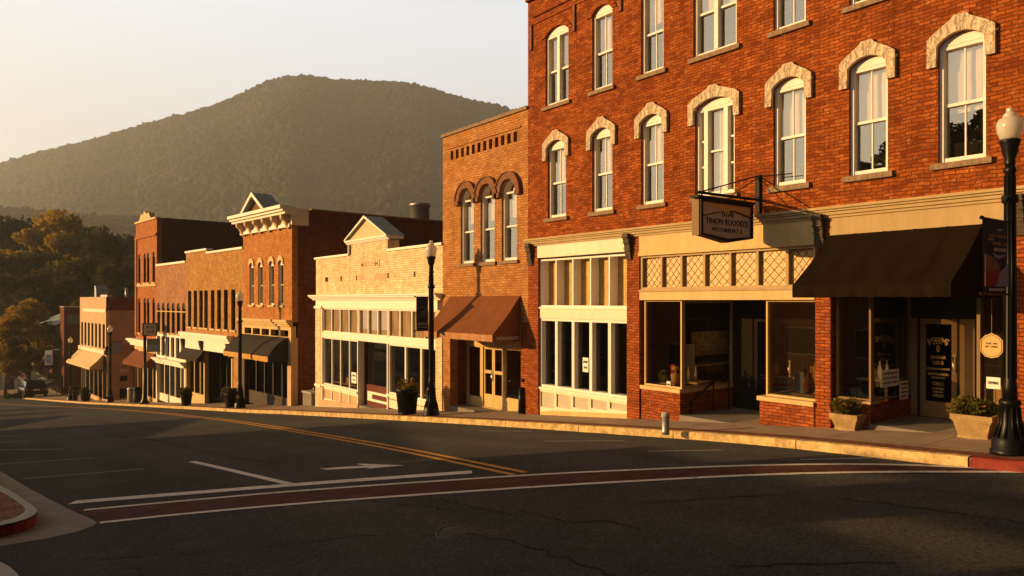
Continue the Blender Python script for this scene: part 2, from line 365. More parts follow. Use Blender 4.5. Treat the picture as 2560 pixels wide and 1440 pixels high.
def leafmat(name, c1, c2, tr=.35, sc=.55):
    m, nt, N, L, B = newmat(name)
    oi = nd(N, 'ShaderNodeTexCoord'); n = nd(N, 'ShaderNodeTexNoise', Scale=sc, Detail=6, Roughness=.75); L.new(oi.outputs['Object'], n.inputs['Vector'])
    n2 = nd(N, 'ShaderNodeTexNoise', Scale=9, Detail=2); L.new(oi.outputs['Object'], n2.inputs['Vector'])
    c = mixc(N, L, ramp(N, L, n.outputs[0], .35, .65), c1, c2)
    c = mixc(N, L, .6, c, ramp(N, L, n2.outputs[0], .3, .7, (.6,.6,.6,1), (1.3,1.3,1.3,1)), 'MULTIPLY')
    L.new(c, B.inputs['Base Color']); B.inputs['Roughness'].default_value = .8; B.inputs['Specular IOR Level'].default_value = .05
    t = nd(N, 'ShaderNodeBsdfTranslucent'); L.new(c, t.inputs[0])
    mx = nd(N, 'ShaderNodeMixShader'); mx.inputs[0].default_value = tr
    L.new(B.outputs[0], mx.inputs[1]); L.new(t.outputs[0], mx.inputs[2]); L.new(mx.outputs[0], N['Material Output'].inputs['Surface'])
    return m
M['leaf_gold'] = leafmat('autumn_gold_leaves', (.17,.12,.016), (.50,.31,.035))
M['leaf_green'] = leafmat('dark_green_leaves', (.020,.022,.006), (.060,.052,.011))
M['leaf_olive'] = leafmat('olive_leaves', (.040,.036,.008), (.13,.095,.015))
M['leaf_bush'] = leafmat('shrub_leaves', (.06,.06,.012), (.20,.17,.025))
M['leaf_flower'] = leafmat('flower_petals', (.28,.06,.02), (.45,.20,.03))
M['forest'] = leafmat('forest_canopy', (.016,.018,.011), (.105,.066,.022), .2, .011)
M['hillside'] = plain('wooded_hillside', (.022,.020,.013), .95, .4, .02)
M['grass'] = plain('dry_grass', (.07,.07,.025), .95, .35, .15)
# ------------------------------------------------------------------ ground, road, pavements
def ribbon(name, left, right, h, mat, parent=None, skirt=0, sub=None):
    mb = MB(); n = len(left)
    zz = lambda p: gz(p[1])+h
    vs = [(p[0], p[1], zz(p)) for p in left]+[(p[0], p[1], zz(p)) for p in right]
    fs = [(i, i+n, i+1+n, i+1) for i in range(n-1)]
    mb.add(vs, fs)
    if skirt:
        mb.add([(p[0], p[1], zz(p)) for p in left]+[(p[0], p[1], zz(p)-skirt) for p in left], [(i, i+1, i+1+n, i+n) for i in range(n-1)])
    return mb.build(name, mat, parent)
ys = sorted(set([round(-40+.5*i, 3) for i in range(161)]+[40+1.5*i for i in range(115)]))
def sheet(name, x0, x1, nx, h, mat, y0=-40, y1=212):
    mb = MB(); Y = [y for y in ys if y0 <= y <= y1]; X = [x0+(x1-x0)*i/nx for i in range(nx+1)]
    vs = [(x, y, gz(y)+h) for y in Y for x in X]; w = nx+1
    fs = [(j*w+i, j*w+i+1, (j+1)*w+i+1, (j+1)*w+i) for j in range(len(Y)-1) for i in range(nx)]
    return mb.add(vs, fs, 0, True).build(name, mat)
mb = MB(); X = [-170, -100, -60, -30, 0, 20, 60, 150, 400, 900, 1700]; Y = [-150, -100, -60]+[y for y in ys if y % 2 == 0]+[240, 300, 420, 600, 900, 1300, 1900]; w = len(X)
mb.add([(x, y, gz(y)-.12) for y in Y for x in X], [(j*w+i, j*w+i+1, (j+1)*w+i+1, (j+1)*w+i) for j in range(len(Y)-1) for i in range(w-1)], 0, True)
struct(mb.build('ground', M['grass']))
road = struct(sheet('road', -45, 12.6, 24, 0, M['asphalt']))
yw = [y for y in ys if y <= 130]
def off(o): return [(kerb_r(y)+o, y) for y in yw]
struct(ribbon('sidewalk', off(.50), [(16.5, y) for y in yw], .140, M['walk']))
struct(ribbon('brick_strip', off(.17), off(.50), .1405, M['brick_strip']))
yk = [y for y in yw if y >= 3.9]; yr = [y for y in yw if y <= 4.4]
def kerbstone(name, Y, mat):
    prof = [(0, -.1), (0.0, .120), (.02, .143), (.15, .146), (.17, .14)]
    mb = MB(); vs = []
    for y in Y:
        j = .012*noise.noise((y*1.3, 0, 0)); 
        vs += [(kerb_r(y)+a+(j if a < .1 else 0), y, gz(y)+b+(.6*j if b > 0 else 0)) for a, b in prof]
    n = len(prof)
    mb.add(vs, [(i*n+k, i*n+k+1, (i+1)*n+k+1, (i+1)*n+k) for i in range(len(Y)-1) for k in range(n-1) if Y[i+1]-Y[i] > .03])
    return struct(mb.build(name, mat))
yfine = sorted([3.9+.25*i for i in range(400)]+[3.9+.25*i+.02 for i in range(0, 400, 11)])
kerbstone('kerb', yfine, M['kerb']); kerbstone('red_kerb', [-30+.5*i for i in range(68)]+[3.9], M['kerb_red'])
# left corner: concrete gutter apron, kerb stone, brick paving
def poly_px(name, pts, h, mat, parent=None, thick=0):
    P = [ground(x, y, max(h, 0)) for x, y in pts]
    return poly_xy(name, [(p.x, p.y) for p in P], h, mat, parent, thick)
def poly_xy(name, P, h, mat, parent=None, thick=0):
    tri = tessellate_polygon([[Vector((a, b, 0)) for a, b in P]]); mb = MB()
    fs = []
    for t in tri:
        a, b, c = [P[i] for i in t]
        fs.append(t if (b[0]-a[0])*(c[1]-a[1])-(c[0]-a[0])*(b[1]-a[1]) > 0 else t[::-1])
    mb.add([(a, b, gz(b)+h) for a, b in P], fs)
    if thick:
        n = len(P); mb.add([(a, b, gz(b)+h) for a, b in P]+[(a, b, gz(b)+h-thick) for a, b in P], [(i, i+n, (i+1) % n+n, (i+1) % n) for i in range(n)])
    return mb.build(name, mat, parent)
g = lambda x, y, h=0: (ground(x, y, h).x, ground(x, y, h).y)
ap = [g(x, y) for x, y in [(0,1178),(65,1217),(130,1252),(190,1282),(232,1300),(243,1307),(236,1314),(200,1328),(120,1347),(0,1366)]]
ap = [(.9,45),(.75,30)]+ap+[(-3,9.2),(-8,9.0),(-20,9.0),(-20,13),(-3,14),(-.2,20),(-.3,45)]
struct(poly_xy('gutter_apron', ap, .005, M['concrete']))
ko = [g(x, y, .15) for x, y in [(0,1213),(30,1229),(58,1247),(80,1262),(91,1272),(93,1279),(86,1287),(66,1297),(36,1306),(0,1313)]]
ki = [g(x, y, .15) for x, y in [(0,1228),(22,1240),(44,1255),(58,1266),(63,1273),(60,1281),(50,1288),(34,1295),(16,1300),(0,1304)]]
ko = [(.2,45),(.3,22)]+ko+[(-3,9.62),(-20,9.62)]; ki = [(-.1,45),(.05,22)]+ki+[(-3,9.9),(-20,9.9)]
mb = MB(); n = len(ko)
mb.add([(a, b, gz(b)+.15) for a, b in ko]+[(a, b, gz(b)+.15) for a, b in ki]+[(a, b, gz(b)-.05) for a, b in ko], [(i, i+1, n+i+1, n+i) for i in range(n-1)])
struct(mb.build('corner_kerb', M['granite']))
mb = MB(); mb.add([(a+.001*(a > 0), b-.002, gz(b)+.135) for a, b in ko]+[(a+.001, b-.002, gz(b)-.05) for a, b in ko], [(i, i+n, i+1+n, i+1) for i in range(n-1)])
struct(mb.build('corner_red_kerb', M['kerb_red']))
struct(poly_xy('corner_pavement', ki+[(-20,45)], .147, M['pavers']))
struct(poly_px('island_pavement', [(-40,1402),(0,1404),(22,1415),(42,1432),(62,1460),(90,1520),(-60,1520)], .05, M['granite'], None, .08))
# painted markings
def line(name, pts, w, mat, h, parent=road, sub=10, smooth=True):
    P = [Vector(g(*p)).to_2d() if len(p) == 2 else Vector(p[:2]) for p in pts]
    Q = []
    for i in range(len(P)-1):
        p0, p1, p2, p3 = P[max(i-1,0)], P[i], P[i+1], P[min(i+2, len(P)-1)]
        for k in range(sub):
            t = k/sub
            Q.append(.5*((2*p1)+(p2-p0)*t+(2*p0-5*p1+4*p2-p3)*t*t+(3*p1-p0-3*p2+p3)*t**3) if smooth and len(P) > 2 else p1.lerp(p2, t))
    Q.append(P[-1]); l, r = [], []
    for i, q in enumerate(Q):
        t = (Q[min(i+1, len(Q)-1)]-Q[max(i-1, 0)]).normalized(); nrm = Vector((-t.y, t.x))
        ww = w(i/(len(Q)-1)) if callable(w) else w
        l.append(q+nrm*ww/2); r.append(q-nrm*ww/2)
    return ribbon(name, l, r, h, mat, parent)
cl = [(250,1308),(480,1284),(800,1256),(1280,1222),(1600,1203),(1900,1188),(2200,1181),(2560,1181)]
cu = [(210,1276),(480,1251),(800,1224),(1300,1190),(1600,1175),(1900,1164),(2200,1162),(2480,1172)]
lo = [Vector(g(*p)) for p in cl]; up = [Vector(g(*p)) for p in cu]
def resamp(P, n=60):
    Q = []
    for k in range(n+1):
        t = k/n*(len(P)-1); i = min(int(t), len(P)-2); f = t-i
        p0, p1, p2, p3 = P[max(i-1,0)], P[i], P[i+1], P[min(i+2, len(P)-1)]
        Q.append(.5*((2*p1)+(p2-p0)*f+(2*p0-5*p1+4*p2-p3)*f*f+(3*p1-p0-3*p2+p3)*f**3))
    return Q
struct(ribbon('brick_crosswalk', resamp(up), resamp(lo), .004, M['crosswalk']))
line('crosswalk_line', cl, .13, M['white_line'], .008); line('crosswalk_line', cu, .12, M['white_line'], .008)
line('stop_line', [(180,1257),(480,1233),(800,1208),(1180,1181)], .30, M['white_line'], .008)
line('lane_line', [(480,1155),(560,1173),(730,1213)], .14, M['white_line'], .012)
yel = [(1300,1185),(900,1105),(560,1050),(380,1031),(200,1019),(0,1010),(-60,1008)]
for o in (-.12, .12):
    P = [Vector(g(*p)) for p in yel]
    line('centre_line', [(p.x+o, p.y, 0) for p in P], .11, M['yellow_line'], .008)
arp = [Vector(g(*p)) for p in [(1010,1164),(905,1161),(880,1166),(930,1165.5),(800,1171),(822,1174.5),(948,1168.2),(905,1173)]]
poly_px('lane_arrow', [(1012,1163),(890,1159),(912,1164),(800,1171),(815,1174.5),(925,1168.5),(915,1172)], .008, M['white_line'], road)
for a, b in [((0,1161),(237,1145)),((55,1198),(359,1173)),((0,1125),(158,1123.5)),((0,1106),(75,1103)),((0,1092),(60,1090)),((1620,1129),(1810,1126)),((1360,1104),(1560,1103)),((2000,1150),(2180,1146)),((1200,1078),(1330,1079))]:
    line('stall_line', [a, b], .07, M['thin_line'], .008)
random.seed(3)
def crack(pts, w=.02):
    P = [Vector(g(*p)) for p in pts]; Q = []
    for a, b in zip(P, P[1:]):
        n = max(2, int((b-a).length/.09))
        for k in range(n):
            t = k/n; d = (b-a).normalized(); q = a.lerp(b, t)+Vector((-d.y, d.x))*random.gauss(0, .028)
            Q.append((q.x, q.y, 0))
    Q.append((P[-1].x, P[-1].y, 0))
    ph = random.random()*9
    line('crack', Q, lambda t: 1.5*w*(.35+1.1*abs(noise.noise((t*6+ph, 1, 0)))), M['crack'], .006, sub=1, smooth=False)
crack([(260,1085),(420,1105),(560,1140),(700,1160)], .13); crack([(250,1090),(380,1098),(470,1120)], .10)
crack([(1290,1275),(1420,1305),(1520,1302),(1600,1322)], .035); crack([(1280,1355),(1380,1385),(1480,1420),(1540,1440)], .035)
crack([(1830,1415),(2000,1412),(2240,1406)], .03); crack([(1600,1258),(1760,1247),(2010,1235)], .03)
crack([(1100,1248),(1180,1270),(1290,1285)], .03); crack([(2100,1245),(2300,1270),(2560,1310)], .03)
crack([(900,1250),(1000,1262),(1130,1275)], .025); crack([(1150,1327),(1290,1358)], .03)
crack([(200,1400),(560,1380),(900,1340),(1090,1335)], .02); crack([(330,1415),(360,1440)], .03)
p = ground(1150, 1335); mb = MB(); mb.lathe([(.26,-.03),(.26,.004),(.235,.006),(.232,.001),(.215,.001),(.21,.006),(.0005,.007)], 32)
for i in range(5):
    for j in range(5): mb.box(-.14+.07*i-.02, -.14+.07*i+.02, -.14+.07*j-.02, -.14+.07*j+.02, .006, .009)
o = mb.build('manhole_cover', M['manhole']); o.location = p+Vector((0,0,.002)); o.rotation_euler = (R(5.3),0,0)
tag(o, 'round dark iron manhole cover set in the asphalt in front of the crosswalk', 'manhole cover')
# ------------------------------------------------------------------ buildings
LINES = {'near': ((12.85,16.0), (0.0,1.0)), 'far': ((12.85,34.4), (-.0750,.9972))}
class Bd:
    def __init__(s, name, label, pl, pr, ln='near', cat='building', group=None, drop=.35):
        (px, py), (dx, dy) = LINES[ln]; s.P0 = Vector((px, py)); s.d = Vector((dx, dy)); s.rt = -s.d; s.n = Vector((dy, -dx))
        s.P = s.hit(pl, 0)[0]; s.z0 = gz(s.P.y); s.W = (s.hit(pr, 0)[0]-s.P).dot(s.rt) if pr < 9999 else pr-9999
        s.rz = math.atan2(s.rt.y, s.rt.x)
        s.root = thing(name, label, cat, (s.P.x, s.P.y, s.z0), s.rz, group)
    def hit(s, px, off):
        x, y, z = ray(px, 0); r = Vector((x, y)); t = (s.P0+s.n*off).dot(s.n)/r.dot(s.n); return r*t, t
    def x(s, px, off=0): return (s.hit(px, off)[0]-s.P).dot(s.rt)
    def z(s, px, py, off=0): return CZ+ray(px, py)[2]*s.hit(px, off)[1]-s.z0
    def ly(s, lx, px):        # depth at which a pixel column meets the plane lx = const
        x, y, _ = ray(px, 0); r = Vector((x, y)); A = s.P+s.rt*lx; t = A.dot(s.rt)/r.dot(s.rt); return (r*t-A).dot(s.n)
    def g(s, lx, off=0): q = s.P+s.rt*lx+s.n*off; return gz(q.y)+.14-s.z0
    def part(s, name, mb, mat, parent=None, label=None): return mb.build(name, mat, parent or s.root, label)
    def world(s, lx, ly, lz): q = s.P+s.rt*lx+s.n*ly; return Vector((q.x, q.y, lz+s.z0))
    def shell(s, depth, zt, mat_l, mat_r, zb=None, par=.35, left=True, right=True, y0=.3):
        a = s.g(0)-.5; b = s.g(s.W)-.6
        if left: s.part('side_wall', MB().box(.005, .3, y0, depth, a, zt), mat_l)
        if right: s.part('side_wall', MB().box(s.W-.3, s.W-.005, y0, depth, a, zt), mat_r)
        s.part('rear_wall', MB().box(.3, s.W-.3, depth-.3, depth, a, zt), mat_r)
        s.part('roof', MB().box(.3, s.W-.3, y0, depth-.3, zt-par-.2, zt-par), M['roof'])
def sash(B, cx, w, z0, zs, rise, mats=None, sill=True, fw=.06, y0=.06, gy=.17, muntin=True, mat_f='frame_white', mat_g='glass_sky', hood=None, hood_mat=None, double=False, blind=0, sill_mat='sill_stone', transom=None):
    """a sash window: frame with rails > pane, sill, hood"""
    x0, x1 = -w/2, w/2; fm = MB(); zt = zs+rise
    hz = zs-.03 if transom is None else transom
    fm.box(x0, x0+fw, y0, gy+.05, z0, zs).box(x1-fw, x1, y0, gy+.05, z0, zs)
    fm.box(x0+fw, x1-fw, y0+.02, gy+.05, z0, z0+.09)
    top = zs-.06
    if transom is None:
        fm.prism([[(x0, zs), (x1, zs)]+arc(x0, x1, zs, rise)[1:-1]] if rise > .02 else [rect(x0, x1, zs, zs+.01)], y0, gy+.05)
        fm.box(x0+fw, x1-fw, y0+.01, gy+.05, top, zs)
    else:
        top = zs-.04; fm.box(x0+fw, x1-fw, y0+.03, gy+.03, zs-.04, zs+.01)
        out = [(x0, zs)]+[(x1, zs)]+arc(x0, x1, zs, rise, 14)[1:-1]; inn = arc(x0+fw, x1-fw, zs+.01, rise-fw, 14)
        outer = arc(x0, x1, zs+.01, rise-.01, 14)
        fm.prism([outer+inn[::-1]], y0, gy+.05)
    zm = z0+.09+(top-z0-.09)*.49
    fm.box(x0+fw, x1-fw, gy-.05, gy+.04, zm-.025, zm+.025)
    if double: fm.box(-.05, .05, y0, gy+.05, z0+.09, top)
    elif muntin:
        fm.box(-.011, .011, gy-.035, gy+.01, zm+.025, top).box(-.011, .011, gy-.01, gy+.03, z0+.09, zm-.025)
    win = B.part('window', fm, M[mat_f]); win.location = (cx, 0, 0)
    pm = MB(); pm.quad((x0+fw, gy-.02, zm), (x1-fw, gy-.02, zm), (x1-fw, gy-.02, top), (x0+fw, gy-.02, top))
    pm.quad((x0+fw, gy+.01, z0+.09), (x1-fw, gy+.01, z0+.09), (x1-fw, gy+.01, zm), (x0+fw, gy+.01, zm))
    if transom is not None:
        ip = arc(x0+fw, x1-fw, zs+.01, rise-fw, 14); pm.add([(a, gy, b) for a, b in ip], [tuple(range(len(ip)))[::-1]])
    pm.build('pane', M[mat_g], win)
    if blind:  # pale blind added to brighten the upper sash in place of reflected sky
        bm = MB(); bz = top-(top-z0)*blind
        bm.grid(lambda u, v: (x0+fw+u*(x1-x0-2*fw), gy+.10+.012*math.sin(u*21)+.004*math.sin(v*70), bz+(top-bz)*v), 14, 10); bm.build('blind', M['blinds'], win)
    if sill:
        j = random.uniform(-.01,.01); MB().box(x0-.10, x1+.10, -.07, y0+.02, z0-.10+j, z0).build('sill', M[sill_mat], win)
    if hood: hood(x0, x1, zs, rise).build('hood', [M[hood_mat], M['sill_stone']], win)
    return win
def win_copy(B, win, cx, dz=0, label=None):
    c = copy_tree(win, B.root); c.location = (cx, 0, dz); return c
def glazing(B, x0, x1, z0, z1, xs, y, fw=.05, mull=.05, depth=.10, mat='frame_white', gmat='glass_shop', name='shop_window', head=None, axis=None, label=None):
    """shop window: frame with mullions at xs > pane. y = outer face of the frame"""
    fm = MB(); fm.box(x0, x0+fw, y, y+depth, z0, z1).box(x1-fw, x1, y, y+depth, z0, z1).box(x0+fw, x1-fw, y+.005, y+depth, z0, z0+fw).box(x0+fw, x1-fw, y+.005, y+depth, z1-(head or fw), z1)
    for m in xs: fm.box(m-mull/2, m+mull/2, y+.01, y+depth-.01, z0+fw, z1-(head or fw))
    w = B.part(name, fm, M[mat], label=label)
    MB().quad((x0+fw, y+depth*.7, z0+fw), (x1-fw, y+depth*.7, z0+fw), (x1-fw, y+depth*.7, z1-(head or fw)), (x0+fw, y+depth*.7, z1-(head or fw))).build('pane', M[gmat], w)
    return w
def side_glazing(B, x, y0, y1, z0, z1, ys_, fw=.05, mat='frame_white', gmat='glass_shop', name='side_window'):
    fm = MB(); d = .07
    fm.box(x-d, x, y0, y0+fw, z0, z1).box(x-d, x, y1-fw, y1, z0, z1).box(x-d, x-.004, y0+fw, y1-fw, z0, z0+fw).box(x-d, x-.004, y0+fw, y1-fw, z1-fw, z1)
    w = B.part(name, fm, M[mat]); MB().quad((x-d/2, y0+fw, z0+fw), (x-d/2, y1-fw, z0+fw), (x-d/2, y1-fw, z1-fw), (x-d/2, y0+fw, z1-fw)).build('pane', M[gmat], w); return w
def cornice(B, x0, x1, zt, steps, mat, name='cornice', y=0, parent=None):
    """moulded cornice; steps = [(height, projection), ...] downwards from zt"""
    mb = MB(); pts = [(y+.02, zt)]
    z = zt
    for h, p in steps: pts += [(y-p, z), (y-p, z-h)]; z -= h
    pts.append((y+.02, z)); mb.prism([pts[::-1]], x0, x1, 0, 'x'); return B.part(name, mb, mat, parent)
def awning(B, x0, x1, zt, zf, proj, val, mat, vmat, n=26, wr=.012, x0f=None, x1f=None, y=0, side=True, scallop=0, letters=None, curve=0, seams=6):
    x0f = x0 if x0f is None else x0f; x1f = x1 if x1f is None else x1f
    def top(u, v):
        a = x0+(x1-x0)*u; b = x0f+(x1f-x0f)*u
        s = -.05*math.sin(math.pi*v)*(1+.25*math.sin(u*math.pi*2*seams)+.4*noise.noise((u*4, 7, 1))) + wr*math.sin(math.pi*min(1, v*.85))*noise.noise((u*9, v*2.2, 3))+curve*math.sin(math.pi*v)
        sm = .007*max(0, math.cos(u*math.pi*2*seams))**20
        return (a+(b-a)*v, y-proj*v-curve*.3*math.sin(math.pi*v), zt+(zf-zt)*v+s+sm)
    mb = MB(); mb.grid(lambda u, v: top(u, 1-v), 90, 14)
    if side:
        for u, rev in ((0, False), (1, True)):
            P = [top(u, k/8) for k in range(9)]; a = top(u, 1); bt = (a[0], a[1], zf-val); e = (x0 if u == 0 else x1, y-.004, zf-val)
            vs = P+[bt, e]; f = tuple(range(len(vs))); mb.add(vs, [f if rev else f[::-1]])
    aw = B.part('awning', mb, mat)
    vm = MB(); N = 140
    def vf(u, v):
        a = top(u, 1); lo_ = val*(1-scallop*.5*(1-abs(math.sin(u*math.pi*n)))); wv = .018*math.sin(u*46+2*noise.noise((u*9,0,5)))*v+.014*noise.noise((u*24, v*2, 1))
        return (a[0], a[1]-.004+wv, a[2]-lo_*v)
    vm.grid(lambda u, v: vf(u, 1-v), N, 3); vm.build('valance', vmat, aw)
    rm = MB(); rm.tube([(x0f+.03, y-proj+.03, zf-.02), (x1f-.03, y-proj+.03, zf-.02)], .015, 6)
    for xx in (x0f+.03, x1f-.03): rm.tube([(xx, y-proj+.03, zf-.02), (xx, y, zf-.02)], .012, 6)
    rm.build('awning_frame', M['black_iron'], aw)
    return aw
def text_mesh(txt, size, ext=.004, bold=1.0, sx=1.0):
    cu = bpy.data.curves.new('lettering', 'FONT'); cu.body = txt; cu.size = size; cu.align_x = 'CENTER'; cu.align_y = 'CENTER'; cu.extrude = ext; cu.resolution_u = 2; cu.offset = .012*size*bold
    o = bpy.data.objects.new('lettering', cu); C.objects.link(o); dg = bpy.context.evaluated_depsgraph_get()
    me = bpy.data.meshes.new_from_object(o.evaluated_get(dg)); bpy.data.objects.remove(o); bpy.data.curves.remove(cu)
    V = [(v.co.x*sx, -v.co.z, v.co.y) for v in me.vertices]; Fs = [tuple(p.vertices) for p in me.polygons]; bpy.data.meshes.remove(me)
    return V, Fs
def add_text(mb, txt, size, cx, y, cz, m=0, sx=1.0, rot=0, flip=False, bold=1.0, ext=.003):
    V, Fs = text_mesh(txt, size, ext, bold, sx); c, s = math.cos(rot), math.sin(rot)
    k = -1 if flip else 1
    mb.add([(cx+k*(a*c-b*s), y+q*k, cz+a*s+b*c) for a, q, b in V], Fs, m)
def fit_text(mb, txt, w, h, cx, y, cz, m=0, bold=1.0, flip=False):
    V, Fs = text_mesh(txt, h*1.38, .003, bold, 1); xs_ = [v[0] for v in V]; ww = max(xs_)-min(xs_); k = w/ww; f = -1 if flip else 1
    mb.add([(cx+f*a*k, y+q*f, cz+b) for a, q, b in V], Fs, m)
# ================================================================== the big red brick block (three shopfronts)
B = b1 = Bd('brick_building', 'three storey red brick commercial block with stone hooded windows and three shopfronts', 1320, 9999+15.0)
W = B.W
def bx(y): return 16.0+ (B.P.y-16.0) - y       # street coordinate -> local x
H2 = [(1369,1415),(1480,1531),(1603,1658),(1738,1836),(1935,2013),(2124,2218),(2346,2464)]
z2 = 4.13-B.z0; zc = 6.23-B.z0; z3 = 7.21-B.z0
zcor = 3.55-B.z0; ztop = 11.2-B.z0
cxs = [(B.x(a)+B.x(b))/2 for a, b in H2]; wid = [.76,.72,.69,1.02,.69,.69,.70]
cxs.append(cxs[-1]+1.6)
wid.append(.70)
holes = []
for c, w in zip(cxs, wid):
    holes.append(arch_loop(c-w/2, c+w/2, z2, zc-.17, .17)); w3 = w if w < .74 else (.95 if w < 1 else 1.12)
    holes.append(arch_loop(c-w3/2, c+w3/2, z3, z3+1.93, .19))
zlow = zcor-.10
wall = MB().prism([rect(0, W, zlow, ztop)]+holes, 0, .3)
B.part('front_wall', wall, M['brick_red'])
B.shell(13, ztop, M['brick_red'], M['brick_red'])
def hood2(x0, x1, zs, rise):
    o = [(x0-.15, zs-.33), (x0-.15, zs+.14), (x0-.05, zs+.22), (-.13, zs+rise+.22), (-.10, zs+rise+.27), (.10, zs+rise+.27), (.13, zs+rise+.22), (x1+.05, zs+.22), (x1+.15, zs+.14), (x1+.15, zs-.33), (x1+.012, zs-.33)]
    i = [(x1, zs)]+arc(x0, x1, zs, rise)[1:-1]+[(x0, zs), (x0-.012, zs-.33)]
    mb = MB(); mb.prism([o+i], -.075, .0)
    mx_, zc_ = 0, zs-.25
    for a in (-62,-42,-20,-5.5,5.5,20,42,62):       # dark joints between the voussoirs
        s, c = math.sin(R(a)), math.cos(R(a)); r0 = (rise+.27) if abs(a) < 30 else (.44 if abs(a) < 50 else .46); r1 = r0+.16; t = .006
        mb.add([(s*r0-c*t, -.0765, zc_+c*r0+s*t), (s*r0+c*t, -.0765, zc_+c*r0-s*t), (s*r1+c*t, -.0765, zc_+c*r1-s*t), (s*r1-c*t, -.0765, zc_+c*r1+s*t)], [(0,1,2,3)], 1)
    return mb
def hood3(x0, x1, zs, rise):
    o = arc(x0-.17, x1+.17, zs-.02, rise+.19, 12); i = arc(x0, x1, zs, rise, 12)
    mb = MB(); mb.prism([o+i[::-1]], -.03, .0); return mb
def bay(B, cx, w, z0, zs, rise, hood, hm):       # the wide three-light window
    x0, x1 = -w/2, w/2; fm = MB(); y0, gy = .06, .17; top = zs-.06
    fm.box(x0, x0+.06, y0, .22, z0, zs).box(x1-.06, x1, y0, .22, z0, zs).box(x0+.06, x1-.06, y0+.02, .22, z0, z0+.10).box(x0+.06, x1-.06, y0+.01, .22, top, zs)
    fm.prism([[(x0, zs), (x1, zs)]+arc(x0, x1, zs, rise)[1:-1]], y0, .22)
    a, b = x0+.24*w, x1-.26*w
    for q in (a, b): fm.box(q-.05, q+.05, y0, .21, z0+.10, top)
    zm = z0+.1+(top-z0-.1)*.5; fm.box(a+.05, b-.05, gy-.05, gy+.04, zm-.02, zm+.02)
    for zz in (.36, .66): fm.box(x0+.06, a-.05, gy-.05, gy+.04, z0+(top-z0)*zz-.02, z0+(top-z0)*zz+.02).box(b+.05, x1-.06, gy-.05, gy+.04, z0+(top-z0)*zz-.02, z0+(top-z0)*zz+.02)
    win = B.part('bay_window', fm, M['frame_white']); win.location = (cx, 0, 0)
    MB().quad((x0+.06, gy, z0+.1), (x1-.06, gy, z0+.1), (x1-.06, gy, top), (x0+.06, gy, top)).build('pane', M['glass_sky'], win)
    bm = MB(); bm.grid(lambda u, v: (a+.05+u*(b-a-.1), gy+.10+.015*math.sin(u*25), z0+.1+(top-z0-.1)*v), 16, 4); bm.build('curtain', M['blinds'], win)
    MB().box(x0-.10, x1+.10, -.07, y0+.02, z0-.10, z0).build('sill', M['sill_stone'], win)
    hood(x0, x1, zs, rise).build('hood', [hm, M['sill_stone']], win)
    return win
proto2 = proto3 = None
bl = [.52, .50, .51, 0, .50, .5, .55, .3]
for i, (c, w) in enumerate(zip(cxs, wid)):
    if i == 3:
        bay(B, c, w, z2, zc-.17, .17, hood2, M['stone']); sash(B, c, 1.12, z3, z3+1.93, .19, hood=hood3, hood_mat='brick_red', double=True, blind=.5)
        continue
    sash(B, c, w, z2, zc-.17, .17, hood=hood2, hood_mat='stone', blind=bl[i])
    if i == 0: sash(B, c, .95, z3, z3+1.93, .19, hood=hood3, hood_mat='brick_red', double=True, blind=.52)
    else: sash(B, c, w, z3, z3+1.93, .19, hood=hood3, hood_mat='brick_red', blind=[0,.5,.35,0,.6,.4,.5,.3][i])
# corbelled brick bands under the parapet, and label stops beside the top windows
for k, (a, b, p) in enumerate([(9.55,9.63,.03),(9.75,9.83,.05),(10.25,10.42,.10),(10.42,10.55,.16)]):
    B.part('corbel_band', MB().box(0 if k > 1 else .25, W, -p, 0, a+.10-B.z0, b+.10-B.z0), M['brick_red'])
B.part('parapet_cap', MB().box(-.05, W, -.22, .32, ztop, ztop+.12), M['sill_stone'])
for q in (.17, cxs[0]+.72, cxs[1]+.66): B.part('label_stop', MB().box(q-.045, q+.045, -.05, 0, z3+1.75, z3+2.45), M['dark_brick_trim'])
# upper rooms
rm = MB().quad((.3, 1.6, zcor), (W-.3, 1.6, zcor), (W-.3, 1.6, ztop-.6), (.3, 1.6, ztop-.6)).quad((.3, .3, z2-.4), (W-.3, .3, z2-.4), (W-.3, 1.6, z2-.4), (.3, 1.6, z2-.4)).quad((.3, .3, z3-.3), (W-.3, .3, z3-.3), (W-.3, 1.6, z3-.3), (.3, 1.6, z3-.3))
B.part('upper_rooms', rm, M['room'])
# ground floor rooms
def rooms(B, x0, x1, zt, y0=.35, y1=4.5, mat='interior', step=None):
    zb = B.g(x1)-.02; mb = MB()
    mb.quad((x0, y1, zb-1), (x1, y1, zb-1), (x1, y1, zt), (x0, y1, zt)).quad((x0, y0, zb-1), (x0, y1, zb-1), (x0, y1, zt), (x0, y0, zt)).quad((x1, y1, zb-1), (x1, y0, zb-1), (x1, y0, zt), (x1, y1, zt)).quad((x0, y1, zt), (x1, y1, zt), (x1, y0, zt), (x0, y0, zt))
    B.part('shop_interior', mb, M[mat])
